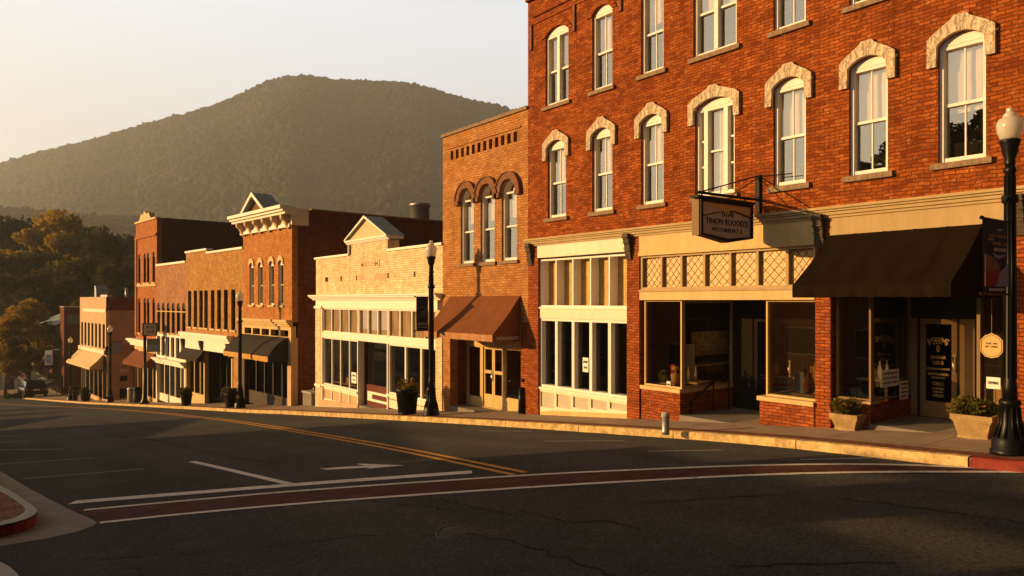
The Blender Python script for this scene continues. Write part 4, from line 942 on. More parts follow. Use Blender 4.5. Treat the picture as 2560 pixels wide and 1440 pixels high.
cornice(B, -.2, xe+.1, zs5+.15, [(.18,.42),(.14,.34),(.14,.22)], M['white'], 'shop_cornice'); B.part('shop_frieze', MB().box(-.05, xe, -.16, .2, B.z(465,868), zs5-.30), M['white'])
for q in (.0, xe*.42, xe-.25): B.part('bracket', MB().prism([[(-.02, zs5-.3), (-.38, zs5-.3), (-.34, zs5-.6), (-.16, zs5-1.1), (-.02, zs5-1.15)]], q, q+.22, 0, 'x'), M['iron_ornate'])
zh5 = B.z(465,870)
for q in (0, xe*.42, xe-.2): B.part('pilaster', MB().box(q, q+.18, -.04, .2, B.g(q+.2)-.3, zh5), M['cream'])
B.part('pier', MB().box(xe, W, 0, .3, B.g(W)-.4, zs5), M['brick_brown'])
dark_shop(B, .18, xe*.42, zh5, 3, .1, 'cream', .55); dark_shop(B, xe*.42+.18, xe-.2, zh5, 4, .9, 'dark_wood', .3)
pj = min(2.2, -B.ly(.1, 449)); awning(B, .1, B.x(517), zh5+.05, CZ+ray(449,888)[2]*B.hit(449,-pj)[1]-B.z0, pj, .2, M['awn_black'], M['awn_black'], n=9, scallop=.3, y=-.18, seams=3)
# ================================================================== narrow building with arched windows over a white shopfront
B = b6 = Bd('narrow_brick_building', 'narrow two storey mauve brick building with arched windows above a white shopfront', 392, 465, 'far')
W = B.W; zt = B.z(465,657); zw0, zw1 = B.z(400,830), B.z(400,757); zs6 = B.z(400,834)
wc = [.45+(W-.9)*k/5 for k in range(6)]; ww = .66
B.part('front_wall', MB().prism([rect(0, W, zs6, zt)]+[arch_loop(c-ww/2, c+ww/2, zw0, zw1-.33, .33) for c in wc], 0, .3), M['brick_mauve'])
for c in wc: sash(B, c, ww, zw0, zw1-.33, .33, mat_f='black', mat_g='glass_dark', muntin=False, sill_mat='cream')
B.part('impost_band', MB().box(.05, W-.05, -.03, 0, zw1-.62, zw1-.56), M['cream'])
B.part('upper_rooms', MB().quad((.3,1.2,zs6), (W-.3,1.2,zs6), (W-.3,1.2,zt-.6), (.3,1.2,zt-.6)), M['room'])
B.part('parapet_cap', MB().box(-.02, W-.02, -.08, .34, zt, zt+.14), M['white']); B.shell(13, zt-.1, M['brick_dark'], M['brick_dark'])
za6, zb6 = B.z(400,893), B.z(400,906)
glazing(B, .02, W-.02, za6, zs6-.002, [W*k/6 for k in range(1,6)], -.05, .16, .30, .2, mat='white', gmat='glass_dark', name='transom_window')
cornice(B, .0, W+.05, za6-.002, [(.10,.40),(.12,.30),(.16,.18)], M['white'], 'shop_cornice')
for q in (0, W-.22): B.part('pilaster', MB().box(q, q+.2, -.06, .2, B.g(q+.2)-.3, za6-.4), M['white'])
dark_shop(B, .2, W-.24, za6-.4, 5, .1, 'white_old', .35, 'glass_shop')
# ================================================================== three storey corner building
B = b7 = Bd('tall_brick_building', 'tall narrow three storey rust brick building with a crested parapet and long dark side wall', 340, 392, 'far')
W = B.W; zt = B.z(392,546); w30, w31 = B.z(350,708), B.z(350,635); w20, w21 = B.z(350,832), B.z(350,745); zs7 = B.z(340,848)
wc = [W*.17, W*.44, W*.60, W*.86]; ww = .62
B.part('front_wall', MB().prism([rect(0, W, zs7, zt)]+[arch_loop(c-ww/2, c+ww/2, a, b-.31, .31) for c in wc for a, b in ((w30, w31), (w20, w21))], 0, .3), M['brick_rust'])
for c in wc:
    for a, b in ((w30, w31), (w20, w21)): sash(B, c, ww, a, b-.31, .31, mat_f='black', mat_g='glass_dark', muntin=False, sill_mat='cream')
B.part('upper_rooms', MB().quad((.3,1.2,zs7), (W-.3,1.2,zs7), (W-.3,1.2,zt-.6), (.3,1.2,zt-.6)), M['room'])
B.part('belt_course', MB().box(-.04, W+.02, -.10, 0, B.z(340,600), B.z(340,594)).box(-.05, .35, -.08, 0, zs7+.3, B.z(340,600)), M['brick_rust'])
B.part('sill_band', MB().box(.1, W-.1, -.06, 0, w30-.26, w30-.12), M['cream'])
cr = [(-.1, zt), (W, zt), (W, zt+.12)]+[(W*.5+W*.26*math.cos(a), zt+.15+.50*math.sin(a)*(1+.22*math.cos(a*8))) for a in [math.pi*k/24 for k in range(25)]]+[(-.1, zt+.12)]
B.part('crest', MB().prism([cr], -.10, .30), M['cream'])
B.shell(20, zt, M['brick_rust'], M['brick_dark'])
B.part('parapet_cap', MB().box(W-.36, W+.03, .4, 20, zt, zt+.08), M['brick_dark'])
cornice(B, -.5, W+.05, zs7+.1, [(.16,.6),(.16,.45),(.2,.3)], M['white'], 'shop_cornice'); B.part('shop_frieze', MB().box(0, W, -.1, .2, B.z(340,872), zs7-.42), M['cream'])
dark_shop(B, .1, W-.1, B.z(340,874), 4, .1, 'cream', .35, 'glass_dark')
pj = -B.ly(W-.05, 360); awning(B, 0, W-.05, B.z(347,876), CZ+ray(360,912)[2]*B.hit(360,-pj)[1]-B.z0, pj, .25, M['awn_brown'], M['awn_brown'], n=8, y=-.1, seams=4)
# ================================================================== tan stucco building past the gap
B = b8 = Bd('stucco_building', 'two storey tan stucco building with seven narrow windows and a cream awning', 200, 265, 'far')
W = B.W; zt = B.z(265,742); w0, w1 = B.z(235,867), B.z(235,808); zs8 = B.z(235,884)
wc = [W*.09+W*.83*k/6 for k in range(7)]; ww = .8
B.part('front_wall', MB().prism([rect(0, W, zs8, zt)]+[rect(c-ww/2, c+ww/2, w0, w1) for c in wc], 0, .3), M['stucco'])
for c in wc: sash(B, c, ww, w0, w1-.011, .01, mat_f='black', mat_g='glass_dark', muntin=False, sill=False)
B.part('upper_rooms', MB().quad((.3,1.2,zs8), (W-.3,1.2,zs8), (W-.3,1.2,zt-.6), (.3,1.2,zt-.6)), M['room'])
B.part('frieze', MB().box(W*.15, W, -.05, 0, B.z(235,780), B.z(235,772)), M['white_old']); B.part('sill_band', MB().box(.1, W, -.18, 0, w0-.45, w0-.10), M['white_old'])
zbk = B.z(265,776)
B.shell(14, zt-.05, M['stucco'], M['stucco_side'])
B.part('upper_side_wall', MB().box(W-.004, W+.03, .02, 14, zbk, zt-.02), M['brick_dark'])
for (a, b, c, d) in ((299,320,995,972),(300,318,953,940)):
    y0, y1 = B.ly(W, a), B.ly(W, b); dd = (B.P+B.rt*W+B.n*y0).dot(Vector((SN, CS))); B.part('side_opening', MB().box(W-.002, W+.02, y0, y1, CZ+(HY-c)/F*dd-B.z0, CZ+(HY-d)/F*dd-B.z0), M['black'])
y0, y1 = B.ly(W, 299), B.ly(W, 322); dd = (B.P+B.rt*W+B.n*y0).dot(Vector((SN, CS))); z_ = lambda py: CZ+(HY-py)/F*dd-B.z0
pn = B.part('side_sign', MB().box(W, W+.05, y0, y1, z_(932), z_(905)), M['grey_panel'])
lt = MB(); fit_text(lt, 'FOR RENT', abs(y1-y0)*.8, .34, 0, 0, 0, 0, 1); lo_ = lt.build('lettering', M['ink'], pn); lo_.rotation_euler = (0,0,R(90)); lo_.location = (W+.06, (y0+y1)/2, z_(918))
dark_shop(B, .2, W-.1, zs8, 6, .1, 'stucco', .4, 'glass_dark')
pj = -B.ly(W-.6, 227); awning(B, -.1, W-.6, B.z(258,887), CZ+ray(227,919)[2]*B.hit(227,-pj)[1]-B.z0, pj, .2, M['awn_cream'], M['awn_cream'], n=8, y=-.1, seams=5, wr=.06)
B.part('chimney', MB().prism([[(1.2,zt-.4),(1.9,zt-.4),(1.9,zt+.75),(1.55,zt+1.15),(1.2,zt+1.1)]], 1.0, 2.0), M['metal_roof'])
B.part('roof_duct', MB().box(W*.35, W*.6, 1.0, 1.4, zt-.3, zt+.22), M['galv'])
B.part('roof_unit', MB().box(W*.80, W*.98, 3, 6, zt-.4, zt+.75), M['galv'])
rt = MB().box(6, 8.5, 5, 7, zt-.4, zt+.9).box(8.7, 9.6, 6, 8, zt-.4, zt+.7).tube([(4.6,3,zt-.4),(4.6,3,zt+.9)], .12, 8).tube([(7,6,zt+.9),(7,6,zt+1.5)], .15, 8); B.part('roof_unit', rt, M['galv'])
# ---- buildings at the far end
LINES['end'] = ((15.2,34.4), (-.0750,.9972))
B = b9 = Bd('dark_brick_building', 'dark red brick building with a grey painted patch on its blank side wall', 150, 160, 'end')
W = B.W; zt = B.z(160,768)
B.part('front_wall', MB().prism([rect(0, W, -1, zt), rect(.4, W-.4, .3, 2.6)], 0, .3), M['brick_dark']); B.shell(15, zt-.05, M['brick_dark'], M['brick_dark'])
B.part('parapet_cap', MB().box(0, W+.03, -.05, 15, zt, zt+.1), M['galv'])
y0, y1 = B.ly(W, 168), B.ly(W, 205); dd = (B.P+B.rt*W+B.n*(y0+y1)/2).dot(Vector((SN, CS)))
B.part('painted_patch', MB().box(W-.004, W+.02, y0, y1, CZ+(HY-811)/F*dd-B.z0, CZ+(HY-787)/F*dd-B.z0), M['banner_grey'])
glazing(B, .4, W-.4, .3, 2.6, [W*.5], .1, .08, .08, mat='dark_wood', gmat='glass_dark'); B.part('upper_rooms', MB().quad((.3,1,0),(W-.3,1,0),(W-.3,1,3),(.3,1,3)), M['room'])
B = b10 = Bd('metal_roofed_building', 'low dark building with a pale blue metal roof and an upstairs balcony rail', 104, 149, 'end')
W = B.W; ze = B.z(149,812); zr = B.z(149,767); w0, w1 = ze-2.6, ze-.7
hs = [rect(W*k/5+.5, W*k/5+1.6, w0, w1) for k in range(5)]
B.part('front_wall', MB().prism([rect(0, W, 3.2, ze)]+hs, 0, .3), M['brick_dark']); B.shell(12, ze-.02, M['brick_dark'], M['brick_dark'])
for k in range(5): glazing(B, W*k/5+.5, W*k/5+1.6, w0, w1, [W*k/5+1.05], .08, .07, .05, mat='cream', gmat='glass_dark', name='window')
B.part('upper_rooms', MB().quad((.3,1,0),(W-.3,1,0),(W-.3,1,ze),(.3,1,ze)), M['room'])
rf = MB(); rf.prism([[(-.5, ze-.05), (-.5, ze+.03), (5.5, zr+.4), (12.5, ze+.1), (12.5, ze), (5.5, zr+.3)]], -.2, W+.2, 0, 'x'); B.part('metal_roof', rf, M['metal_roof'])
B.part('gable_wall', MB().prism([[(.2, ze), (11.8, ze), (5.5, zr+.25)]], W-.3, W-.02, 0, 'x'), M['blue_wall'])
bl_ = MB().box(.2, W-.2, -1.3, 0, 3.0, 3.2)
B.part('balcony', bl_, M['dark_wood'])
br = MB().box(.2, W-.2, -1.28, -1.22, 4.15, 4.22)
for k in range(30): q = .2+(W-.5)*k/29; br.box(q, q+.06, -1.27, -1.23, 3.2, 4.15)
B.part('balcony_rail', br, M['stucco_side'])
dark_shop(B, .1, W-.1, 3.0, 6, .2, 'dark_wood', .4)
awning(B, W*.45, W-.1, 3.0, 2.3, 1.7, .15, M['banner_grey'], M['banner_grey'], n=8, y=-.05)
pA = Vector(ray(20,0)[:2])*165
b11 = thing('grey_warehouse', 'long grey metal sided building behind the trees at the end of the street', 'building', (pA.x, pA.y, gz(pA.y)), R(20))
hgt = CZ+(HY-770)/F*165-gz(pA.y)
MB().box(-16, 9, 0, 14, 0, hgt).build('wall', M['blue_wall'], b11); MB().prism([[(-.6,hgt-.1),(-.6,hgt+.1),(14.6,hgt+.5),(14.6,hgt+.3)]], -16.5, 9.5, 0, 'x').build('roof', M['stucco_side'], b11)
for k in range(5): MB().box(-14+4.5*k, -12+4.5*k, -.05, -.002, hgt*.4, hgt*.6).build('window', M['car_glass'], b11)
# ---- the row across the street (outside the frame): its roofline shades the road
def low_building(u0, u1, zt, name, label, mat, steps=None, pierced=()):
    x = -7.6; zb = gz(u1)-.4
    o = thing(name, label, 'building', (x, u0, gz(u0)+.14), R(90))
    z = lambda v: v-gz(u0)-.14; L = u1-u0; n = max(2, int(L/3.2)); top = z(zt)
    hs = [rect(.6+L*k/n, L*(k+1)/n-.6, z(zb)+1.6, z(zb)+3.0) for k in range(n)] if top-z(zb) > 3.6 else []
    out = [(0, z(zb)), (L, z(zb))]+([(u-u0, z(h)) for u, h in steps] if steps else [(L, top), (0, top)])
    MB().prism([out]+hs+[rect(a-u0, b-u0, z(c), z(d)) for a, b, c, d in pierced], 0, .3).build('front_wall', mat, o)
    for h in hs:
        xs_ = [p[0] for p in h]; zs_ = [p[1] for p in h]
        fm = MB().prism([h, rect(min(xs_)+.08, max(xs_)-.08, min(zs_)+.08, max(zs_)-.08)], .1, .2); w = fm.build('window', M['white'], o)
        MB().quad((min(xs_), .17, min(zs_)), (max(xs_), .17, min(zs_)), (max(xs_), .17, max(zs_)), (min(xs_), .17, max(zs_))).build('pane', M['glass_dark'], w)
    MB().box(.0, .3, .3, 9, z(zb), top-.3).build('side_wall', mat, o); MB().box(L-.3, L, .3, 9, z(zb), top-.3).build('side_wall', mat, o); MB().box(.3, L-.3, 8.7, 9, z(zb), top-.3).build('rear_wall', mat, o)
    MB().box(.3, L-.3, .3, 8.7, top-.75, top-.6).build('roof', M['roof'], o)
low_building(7, 21.5, 2.98, 'low_brick_shop', 'unseen low brick shop across the street, parapet pierced to throw sun patches on road', M['brick_mauve'],
    steps=[(21.5,3.0),(18.75,3.0),(18.75,3.52),(15.4,3.52),(15.4,3.42),(7,3.42)], pierced=[(16.0,18.2,3.03,3.36),(11.9,14.2,2.74,3.04)])  # stepped, pierced parapet made up to let sun patches onto the road
low_building(21.8, 33, 2.05, 'low_brick_shop', 'low tan shop across the street from the arched window building', M['brick_tan'])
low_building(33.3, 45, .25, 'low_brick_shop', 'low dark brick shop across the street from the white shop', M['brick_dark'])
low_building(45.3, 58, -2.0, 'low_brick_shop', 'lowest brick shed across the street from the bracketed building', M['brick_brown'])
# ================================================================== street furniture
def lamp_mesh(root):
    H = 5.0
    mb = MB(); pr = [(.27,0),(.27,.06),(.245,.08),(.245,.20),(.20,.26),(.17,.34),(.145,.46),(.13,.60),(.125,.70),(.15,.72),(.15,.77),(.12,.80)]
    mb.lathe(pr, 20)
    for k in range(12):
        a = k*math.pi/6; mb.tube([(.22*math.cos(a), .22*math.sin(a), .24), (.15*math.cos(a), .15*math.sin(a), .45), (.128*math.cos(a), .128*math.sin(a), .69)], .018, 5)
    mb.build('base', M['black_iron'], root)
    mb = MB(); mb.lathe([(.105,.79),(.098,.95),(.10,.97),(.085,1.05),(.075,2.6),(.07,4.05),(.085,4.07),(.085,4.12),(.065,4.15)], 16)
    for k in range(10):
        a = k*math.pi/5; mb.tube([(.086*math.cos(a), .086*math.sin(a), 1.1), (.070*math.cos(a), .070*math.sin(a), 4.02)], .010, 4)
    mb.build('post', M['black_iron'], root)
    mb = MB(); mb.tube([(-.14,0,3.68),(-.11,0,3.68),(.11,0,3.68),(.14,0,3.68)], [.035,.02,.02,.035], 8).lathe([(.10,3.62),(.115,3.64),(.115,3.72),(.10,3.74)], 12); mb.build('collar', M['black_iron'], root); mb = MB(); mb.lathe([(.065,4.14),(.075,4.20),(.07,4.26),(.11,4.36),(.115,4.42),(.145,4.50),(.15,4.53),(.11,4.54)], 16); 
    mb.build('capital', M['black_iron'], root)
    mb = MB(); mb.lathe([(.11,4.535),(.135,4.56),(.17,4.64),(.185,4.72),(.18,4.78),(.155,4.835),(.10,4.855),(.095,4.875),(.10,4.88),(.085,4.91),(.05,4.935),(.045,4.95),(.055,4.97),(.045,4.99),(.01,5.0)], 20)
    mb.build('globe', M['frosted'], root)
LP = [(2525,1130,268,'nearest tall black lamp post with a frosted acorn globe and navy banner'),(1078,1040,600,'black acorn globe lamp post beside the slatted bin at the white shop'),(600,1018,725,'black lamp post with acorn globe in front of the black awning'),(275,1000,812,'small black lamp post in front of the tan stucco side wall'),(176,992,842,'farthest lamp post, thin and dark, in front of the dark brick wall')]
lamps = []
for i, (px, yb, yt, lb) in enumerate(LP):
    if i == 0: l = thing('street_lamp', lb, 'street lamp', group='black lamp posts along the kerb'); lamp_mesh(l)
    else: l = copy_tree(lamps[0]); l['label'] = lb
    x, y = on_line(px, .48 if i else .55); zb = gz(y)+.14; d = Vector((x, y)).dot(Vector((SN, CS))); zt_ = CZ+(HY-yt)/F*d
    l.location = (x, y, zb-.005); s_ = (zt_-zb)/5.0; l.scale = (max(.86, s_*.9),)*2+(s_,); l.rotation_euler = (0, 0, R(40*i)); lamps.append(l)
    print('lamp', px, round(s_, 2), 'base y', round(HY-(zb-CZ)/d*F, 1))
def banner(px0, px1, yt, yb, lamp, label, mat, art):
    L = lamp.location; d = Vector((L.x, L.y)).dot(Vector((SN, CS)))
    zt_, zb = CZ+(HY-yt)/F*d, CZ+(HY-yb)/F*d
    # spans across the street (world x) on the road side of the post
    def xat(px):
        r = (px-CX)/F; return L.y*(CS*r+SN)/(-SN*r+CS)
    x0, x1 = xat(px0), xat(px1)
    o = thing('street_banner', label, 'banner', (L.x, L.y, zb), 0, 'banners hung on lamp posts'); w = x1-x0; a = x0-L.x; h = zt_-zb
    MB().grid(lambda u, v: (a+w*u, .012*math.sin(u*3+v*2), h*v), 10, 20).build('cloth', mat, o)
    for z in (0, h): MB().tube([(a-.085, 0, z), (a-.06, 0, z), (a-.035, 0, z), (a-.03, 0, z), (-.02, 0, z)], [.012,.026,.026,.013,.013], 8).build('banner_rod', M['black_iron'], o)
    art(o, a, w, h); return o
def art1(o, a, w, h):
    y = -.022
    def poly(pts, m, yy): MB().prism([[(a+w*p, h*q) for p, q in pts]], yy, yy+.003).build('printed_shape', m, o)
    poly([(0,.52),(.25,.51),(.5,.45),(.62,.38),(.64,.31),(.55,.20),(.45,.11),(0,.10)], M['banner_brown'], y)
    poly([(0,.27),(.25,.31),(.58,.33),(.55,.20),(.45,.11),(0,.10)], M['banner_red'], y-.004)
    poly([(.44,.10),(.56,.24),(.66,.31),(.8,.35),(1,.43),(1,.10)], M['banner_blue'], y-.002)
    poly([(.30,.55),(.38,.50),(.55,.47),(.7,.49),(.92,.54),(.9,.545),(.65,.52),(.4,.54)], M['banner_blue'], y-.004)
    lt = MB(); cx = a+w*.52
    for txt, ww, hh, fx, fz in [('JUNS',.22,.018,.62,.865),('IOOOIT',.55,.045,.66,.595),('1ESS SUMMIT ST',.76,.035,.55,.058)]: fit_text(lt, txt, w*ww, h*hh, a+w*fx, y, h*fz, 0, 1)
    lt.build('lettering', M['letter_pale'], o)
    lt = MB()
    for txt, ww, hh, fx, fz in [('WE PRIMI',.72,.04,.53,.775),('BO',.2,.04,.25,.725),('AOE  D',.62,.045,.62,.675)]: fit_text(lt, txt, w*ww, h*hh, a+w*fx, y, h*fz, 0, 1)
    lt.build('lettering', M['letter_red'], o)
def art2(o, a, w, h):
    lt = MB(); lt.tube([(a+w*(.5+.34*math.cos(t)), -.02, h*(.62+.08*math.sin(t))) for t in [k*math.pi/12 for k in range(13)]], .010, 5)
    for q in (.3,.45,.6,.72): lt.tube([(a+w*(q+.09*math.cos(t)), -.02, h*(.52+.05*math.sin(t*1.0))) for t in [k*math.pi/6 for k in range(13)]], .008, 5)
    for k in range(3): lt.box(a+w*.15, a+w*.85, -.022, -.018, h*(.40+.025*k), h*(.408+.025*k))
    lt.build('printed_emblem', M['banner_grey'], o)
    lt = MB(); fit_text(lt, 'MONTEM', w*.8, h*.06, a+w*.5, -.02, h*.20, 0, 1); lt.build('lettering', M['letter_pale'], o); MB().box(a+w*.08, a+w*.92, -.019, -.015, h*.08, h*.13).build('printed_band', M['banner_grey'], o)
def art0(o, a, w, h): MB().box(a+w*.1, a+w*.9, -.02, -.016, h*.15, h*.3).build('printed_band', M['banner_grey'], o)
banner(2458, 2516, 556, 736, lamps[0], 'navy printed banner with brown and pale blue shapes on the nearest lamp post', M['banner_navy'], art1)
banner(1041, 1070, 742, 826, lamps[1], 'black banner with a grey emblem on the lamp post by the white shop', M['banner_black'], art2)
banner(263, 271, 867, 886, lamps[3], 'navy half of the banner on the lamp post by the stucco wall', M['banner_navy'], art0)
L = lamps[3].location; o = thing('street_banner', 'pale blue banner on the right of the lamp post by the stucco wall', 'banner', (L.x, L.y, L.z+3.9), 0, 'banners hung on lamp posts')
MB().grid(lambda u, v: (.12+.75*u, .01*math.sin(u*4), .95*v), 8, 8).build('cloth', M['banner_blue'], o); MB().tube([(.02,0,.95),(.9,0,.95)], .015, 6).build('banner_rod', M['black_iron'], o); MB().tube([(.02,0,0),(.9,0,0)], .015, 6).build('banner_rod', M['black_iron'], o)
# sign post at px 362
x, y = on_line(362, .45); zb = gz(y)+.14; d = x*SN+y*CS; zz = lambda py: CZ+(HY-py)/F*d-zb
o = thing('sign_post', 'black post carrying a small square hotel style sign in front of the narrow building', 'sign post', (x, y, zb))
mb = MB(); mb.lathe([(.28,0),(.28,.15),(.17,.35),(.12,.9),(.10,1.0),(.10,zz(838))], 14); mb.build('post', M['black_iron'], o)
pxm = d/F
mb = MB().box(-.12*1, 27*pxm, -.06, .06, zz(839), zz(809)); sg = mb.build('sign_board', M['sign_face'], o)
mb = MB(); fit_text(mb, 'SPORT', .52, .16, 13*pxm-.03, -.066, zz(818)); fit_text(mb, 'HOLD', .52, .16, 13*pxm-.03, -.066, zz(830)); mb.build('lettering', M['ink'], sg)
mb = MB().prism([rect(-.16, 28*pxm, zz(840), zz(808)), rect(-.08, 26*pxm, zz(838), zz(810))], -.08, .08); mb.build('sign_frame', M['black_iron'], o)
o2 = thing('street_banner', 'grey and pale blue banner on the post under the square sign', 'banner', (x, y, zb+zz(880)), 0, 'banners hung on lamp posts')
hh = zz(848)-zz(880); MB().grid(lambda u, v: (.13+.85*u, .012*math.sin(4*u), hh*v), 8, 10).build('cloth', M['banner_grey'], o2); MB().box(.2, .9, -.022, -.018, hh*.12, hh*.55).build('printed_band', M['banner_blue'], o2)
MB().tube([(.02,0,hh),(1.05,0,hh)], .016, 6).build('banner_rod', M['black_iron'], o2); MB().tube([(.02,0,0),(1.05,0,0)], .016, 6).build('banner_rod', M['black_iron'], o2)
# hanging shop sign on its iron bracket
ys_ = b1.world(b1.x(1897), 0, 0).y; 
def atx(px, yy): r = (px-CX)/F; return yy*(CS*r+SN)/(-SN*r+CS)
def zat(px, py, yy): xx = atx(px, yy); return CZ+(HY-py)/F*(xx*SN+yy*CS)
x0, x1 = atx(1745, ys_), atx(1876, ys_); zt_ = zat(1810, 504, ys_); zb = zat(1810, 592, ys_); zm = zat(1810, 607, ys_)
o = thing('hanging_sign', 'cream shield shaped shop sign in black frame, hanging from an iron bracket', 'shop sign', (x1, ys_, zb))
h = zt_-zb; w = x1-x0; dz = zm-zb
fr = [(-w,0),(-w/2,dz),(0,0),(0,h),(-w,h)]
inn = [(-w+.07,.03),(-w/2,dz+.08),(-.07,.03),(-.07,h-.06),(-w+.07,h-.06)]
MB().prism([fr, inn], -.07, .09).build('frame', M['black'], o); MB().box(-w-.015, -w-.002, -.03, .13, -.01, h-.01).build('end_panel', M['tan_dark'], o)
bd = MB().prism([inn], -.045, .045).build('sign_board', M['sign_face'], o)
hl, hr_ = -w+.07, -.07
tr = MB(); tr.prism([[(hl,h-.06),(hl,h-.11),(hl+(hr_-hl)*.42,h-.17),(hl+(hr_-hl)*.46,h-.25),(hl+(hr_-hl)*.54,h-.26),(hl+(hr_-hl)*.56,h-.19),(hl+(hr_-hl)*.62,h-.16),(hr_,h-.24),(hr_,h-.06)]], -.052, -.046)
tr.build('sign_header', M['gold_sign'], bd)
lt = MB(); cxs_ = -w/2
lt.tube([(hl+(hr_-hl)*.54,-.05,h-.20),(hl+(hr_-hl)*.62,-.05,h-.17),(hr_,-.05,h-.27)], .014, 5).tube([(hl+.02,-.05,h-.32),(hl+(hr_-hl)*.34,-.05,h-.22)], .010, 5)
fit_text(lt, 'THWI', w*.24, .105, cxs_, -.049, h*.62, 0, 1); fit_text(lt, 'TINON RUOOD\u2019S', w*.80, .105, cxs_, -.049, h*.405, 0, 1.2); fit_text(lt, 'VITTOREHAT 2', w*.58, .075, cxs_, -.049, h*.17, 0, 1.4)
lt.box(hl+.12, hr_-.10, -.048, -.046, h*.315, h*.322); lt.build('lettering', M['ink'], bd)
br = MB(); zA = h+.11; xe = 12.85-x1
br.tube([(-w-.02,0,zA),(xe,0,zA+.02)], .028, 8).box(-w-.12, .02, -.10, .10, h+.002, h+.045)
zpost = zat(1897, 438, ys_)-zb
br.box(xe-.06, xe, -.05, .05, zA-.25, zpost); br.tube([(-w+.02,0,zA),(xe-.02,0,zpost-.02)], .014, 6).tube([(-w*.42,0,zA),(xe-.02,0,zpost-.05)], .010, 6)
for q in (-w*.93, -w*.12): br.tube([(q,0,zA),(q,0,h+.02)], .016, 6)
br.tube([(xe-.02,0,zpost-.03),(xe-.01,-.75,zA+.45)], .010, 6); br.tube([(-w*.6,0,zA),(xe-.01,.9,zpost-.1)], .008, 6); br.build('bracket', M['black'], o)
# bollard
p = ground(1664, 1083, .14); d = p.x*SN+p.y*CS; hb = (1083-1031)/F*d
o = thing('bollard', 'short grey round bollard at the kerb in front of the red brick shopfront', 'bollard', p)
MB().lathe([(.078,-.02),(.078,.05),(.072,.06),(.072,hb-.09)], 18).build('post', M['galv'], o); MB().lathe([(.083,hb-.10),(.085,hb-.02),(.06,hb),(.001,hb+.005)], 18).build('cap', M['granite'], o)
# leafy plants
def leaf_ball(n, cs, size, spread, flowers=0, seed=1, flat=.8):
    r_ = np.random.default_rng(seed); mb = MB()
    for i in range(n):
        c = cs[r_.integers(len(cs))]; v = r_.normal(size=3); v /= np.linalg.norm(v); rr = spread*(.55+.45*r_.random())
        q = np.array(c)+v*rr*np.array([1,1,flat]); a = r_.normal(size=3); a /= np.linalg.norm(a); b = np.cross(a, r_.normal(size=3)); b /= np.linalg.norm(b); s = size*(.6+.8*r_.random())
        m = 1 if r_.random() < flowers and v[2] > -.1 else 0
        if m: s *= .8
        mb.add([q-a*s, q+b*s*.45, q+a*s, q-b*s*.45], [(0,1,2,3)], m)
    return mb
def planter_box(px0, px1, py0, pyt, label, plabel, seed, back):
    p = ground((px0+px1)/2, py0, .14); d = p.x*SN+p.y*CS; w = (px1-px0)/F*d*.78; h = (py0-pyt)/F*d
    o = thing('planter', label, 'planter', p+Vector((.18,.1,-.01)), R(4), 'square planters by the shop door'); a, b = w*.36, w*.5; mb = MB()
    def fr(a, b, z0, z1):
        mb.add([(-a,-a,z0),(a,-a,z0),(a,a,z0),(-a,a,z0),(-b,-b,z1),(b,-b,z1),(b,b,z1),(-b,b,z1)], [(0,1,5,4),(1,2,6,5),(2,3,7,6),(3,0,4,7)])
    fr(a*1.04, a*1.04, 0, .05); fr(a, b*.92, .05, h-.11); fr(b*.97, b*.97, h-.11, h-.06); fr(b*1.0, b*1.04, h-.06, h)
    for z, s in ((.05, a*1.04), (h-.11, b*.97)): mb.quad((-s,-s,z),(s,-s,z),(s,s,z),(-s,s,z))
    mb.prism([[(-b*1.04,-b*1.04),(b*1.04,-b*1.04),(b*1.04,b*1.04),(-b*1.04,b*1.04)], [(-b*.9,-b*.9),(b*.9,-b*.9),(b*.9,b*.9),(-b*.9,b*.9)]], h, h-.08, 0, 'z')
    mb.build('box', M['planter'], o); MB().quad((-b*.9,-b*.9,h-.07),(b*.9,-b*.9,h-.07),(b*.9,b*.9,h-.07),(-b*.9,b*.9,h-.07)).build('soil', M['soil'], o)
    r_ = np.random.default_rng(seed); cs = [(r_.uniform(-b*.85,b*.85), r_.uniform(-b*.8,b*.8), r_.uniform(.04,.20)) for _ in range(14)]
    q = leaf_ball(1500, cs, .032, .14, .10, seed).build('flowering_shrub', [M['leaf_bush'], M['leaf_flower']]); q.location = o.location+Vector((0,0,h-.04)); tag(q, plabel, 'plant', 'shrubs in the square planters')
    return o
planter_box(2080, 2166, 1077, 1035, 'square concrete planter under the left window of the awning shop', 'low green shrub in the planter under the left awning shop window', 4, 0)
planter_box(2390, 2505, 1098, 1037, 'larger square concrete planter beside the lettered door', 'taller yellow green shrub in the planter beside the lettered door', 9, 0)
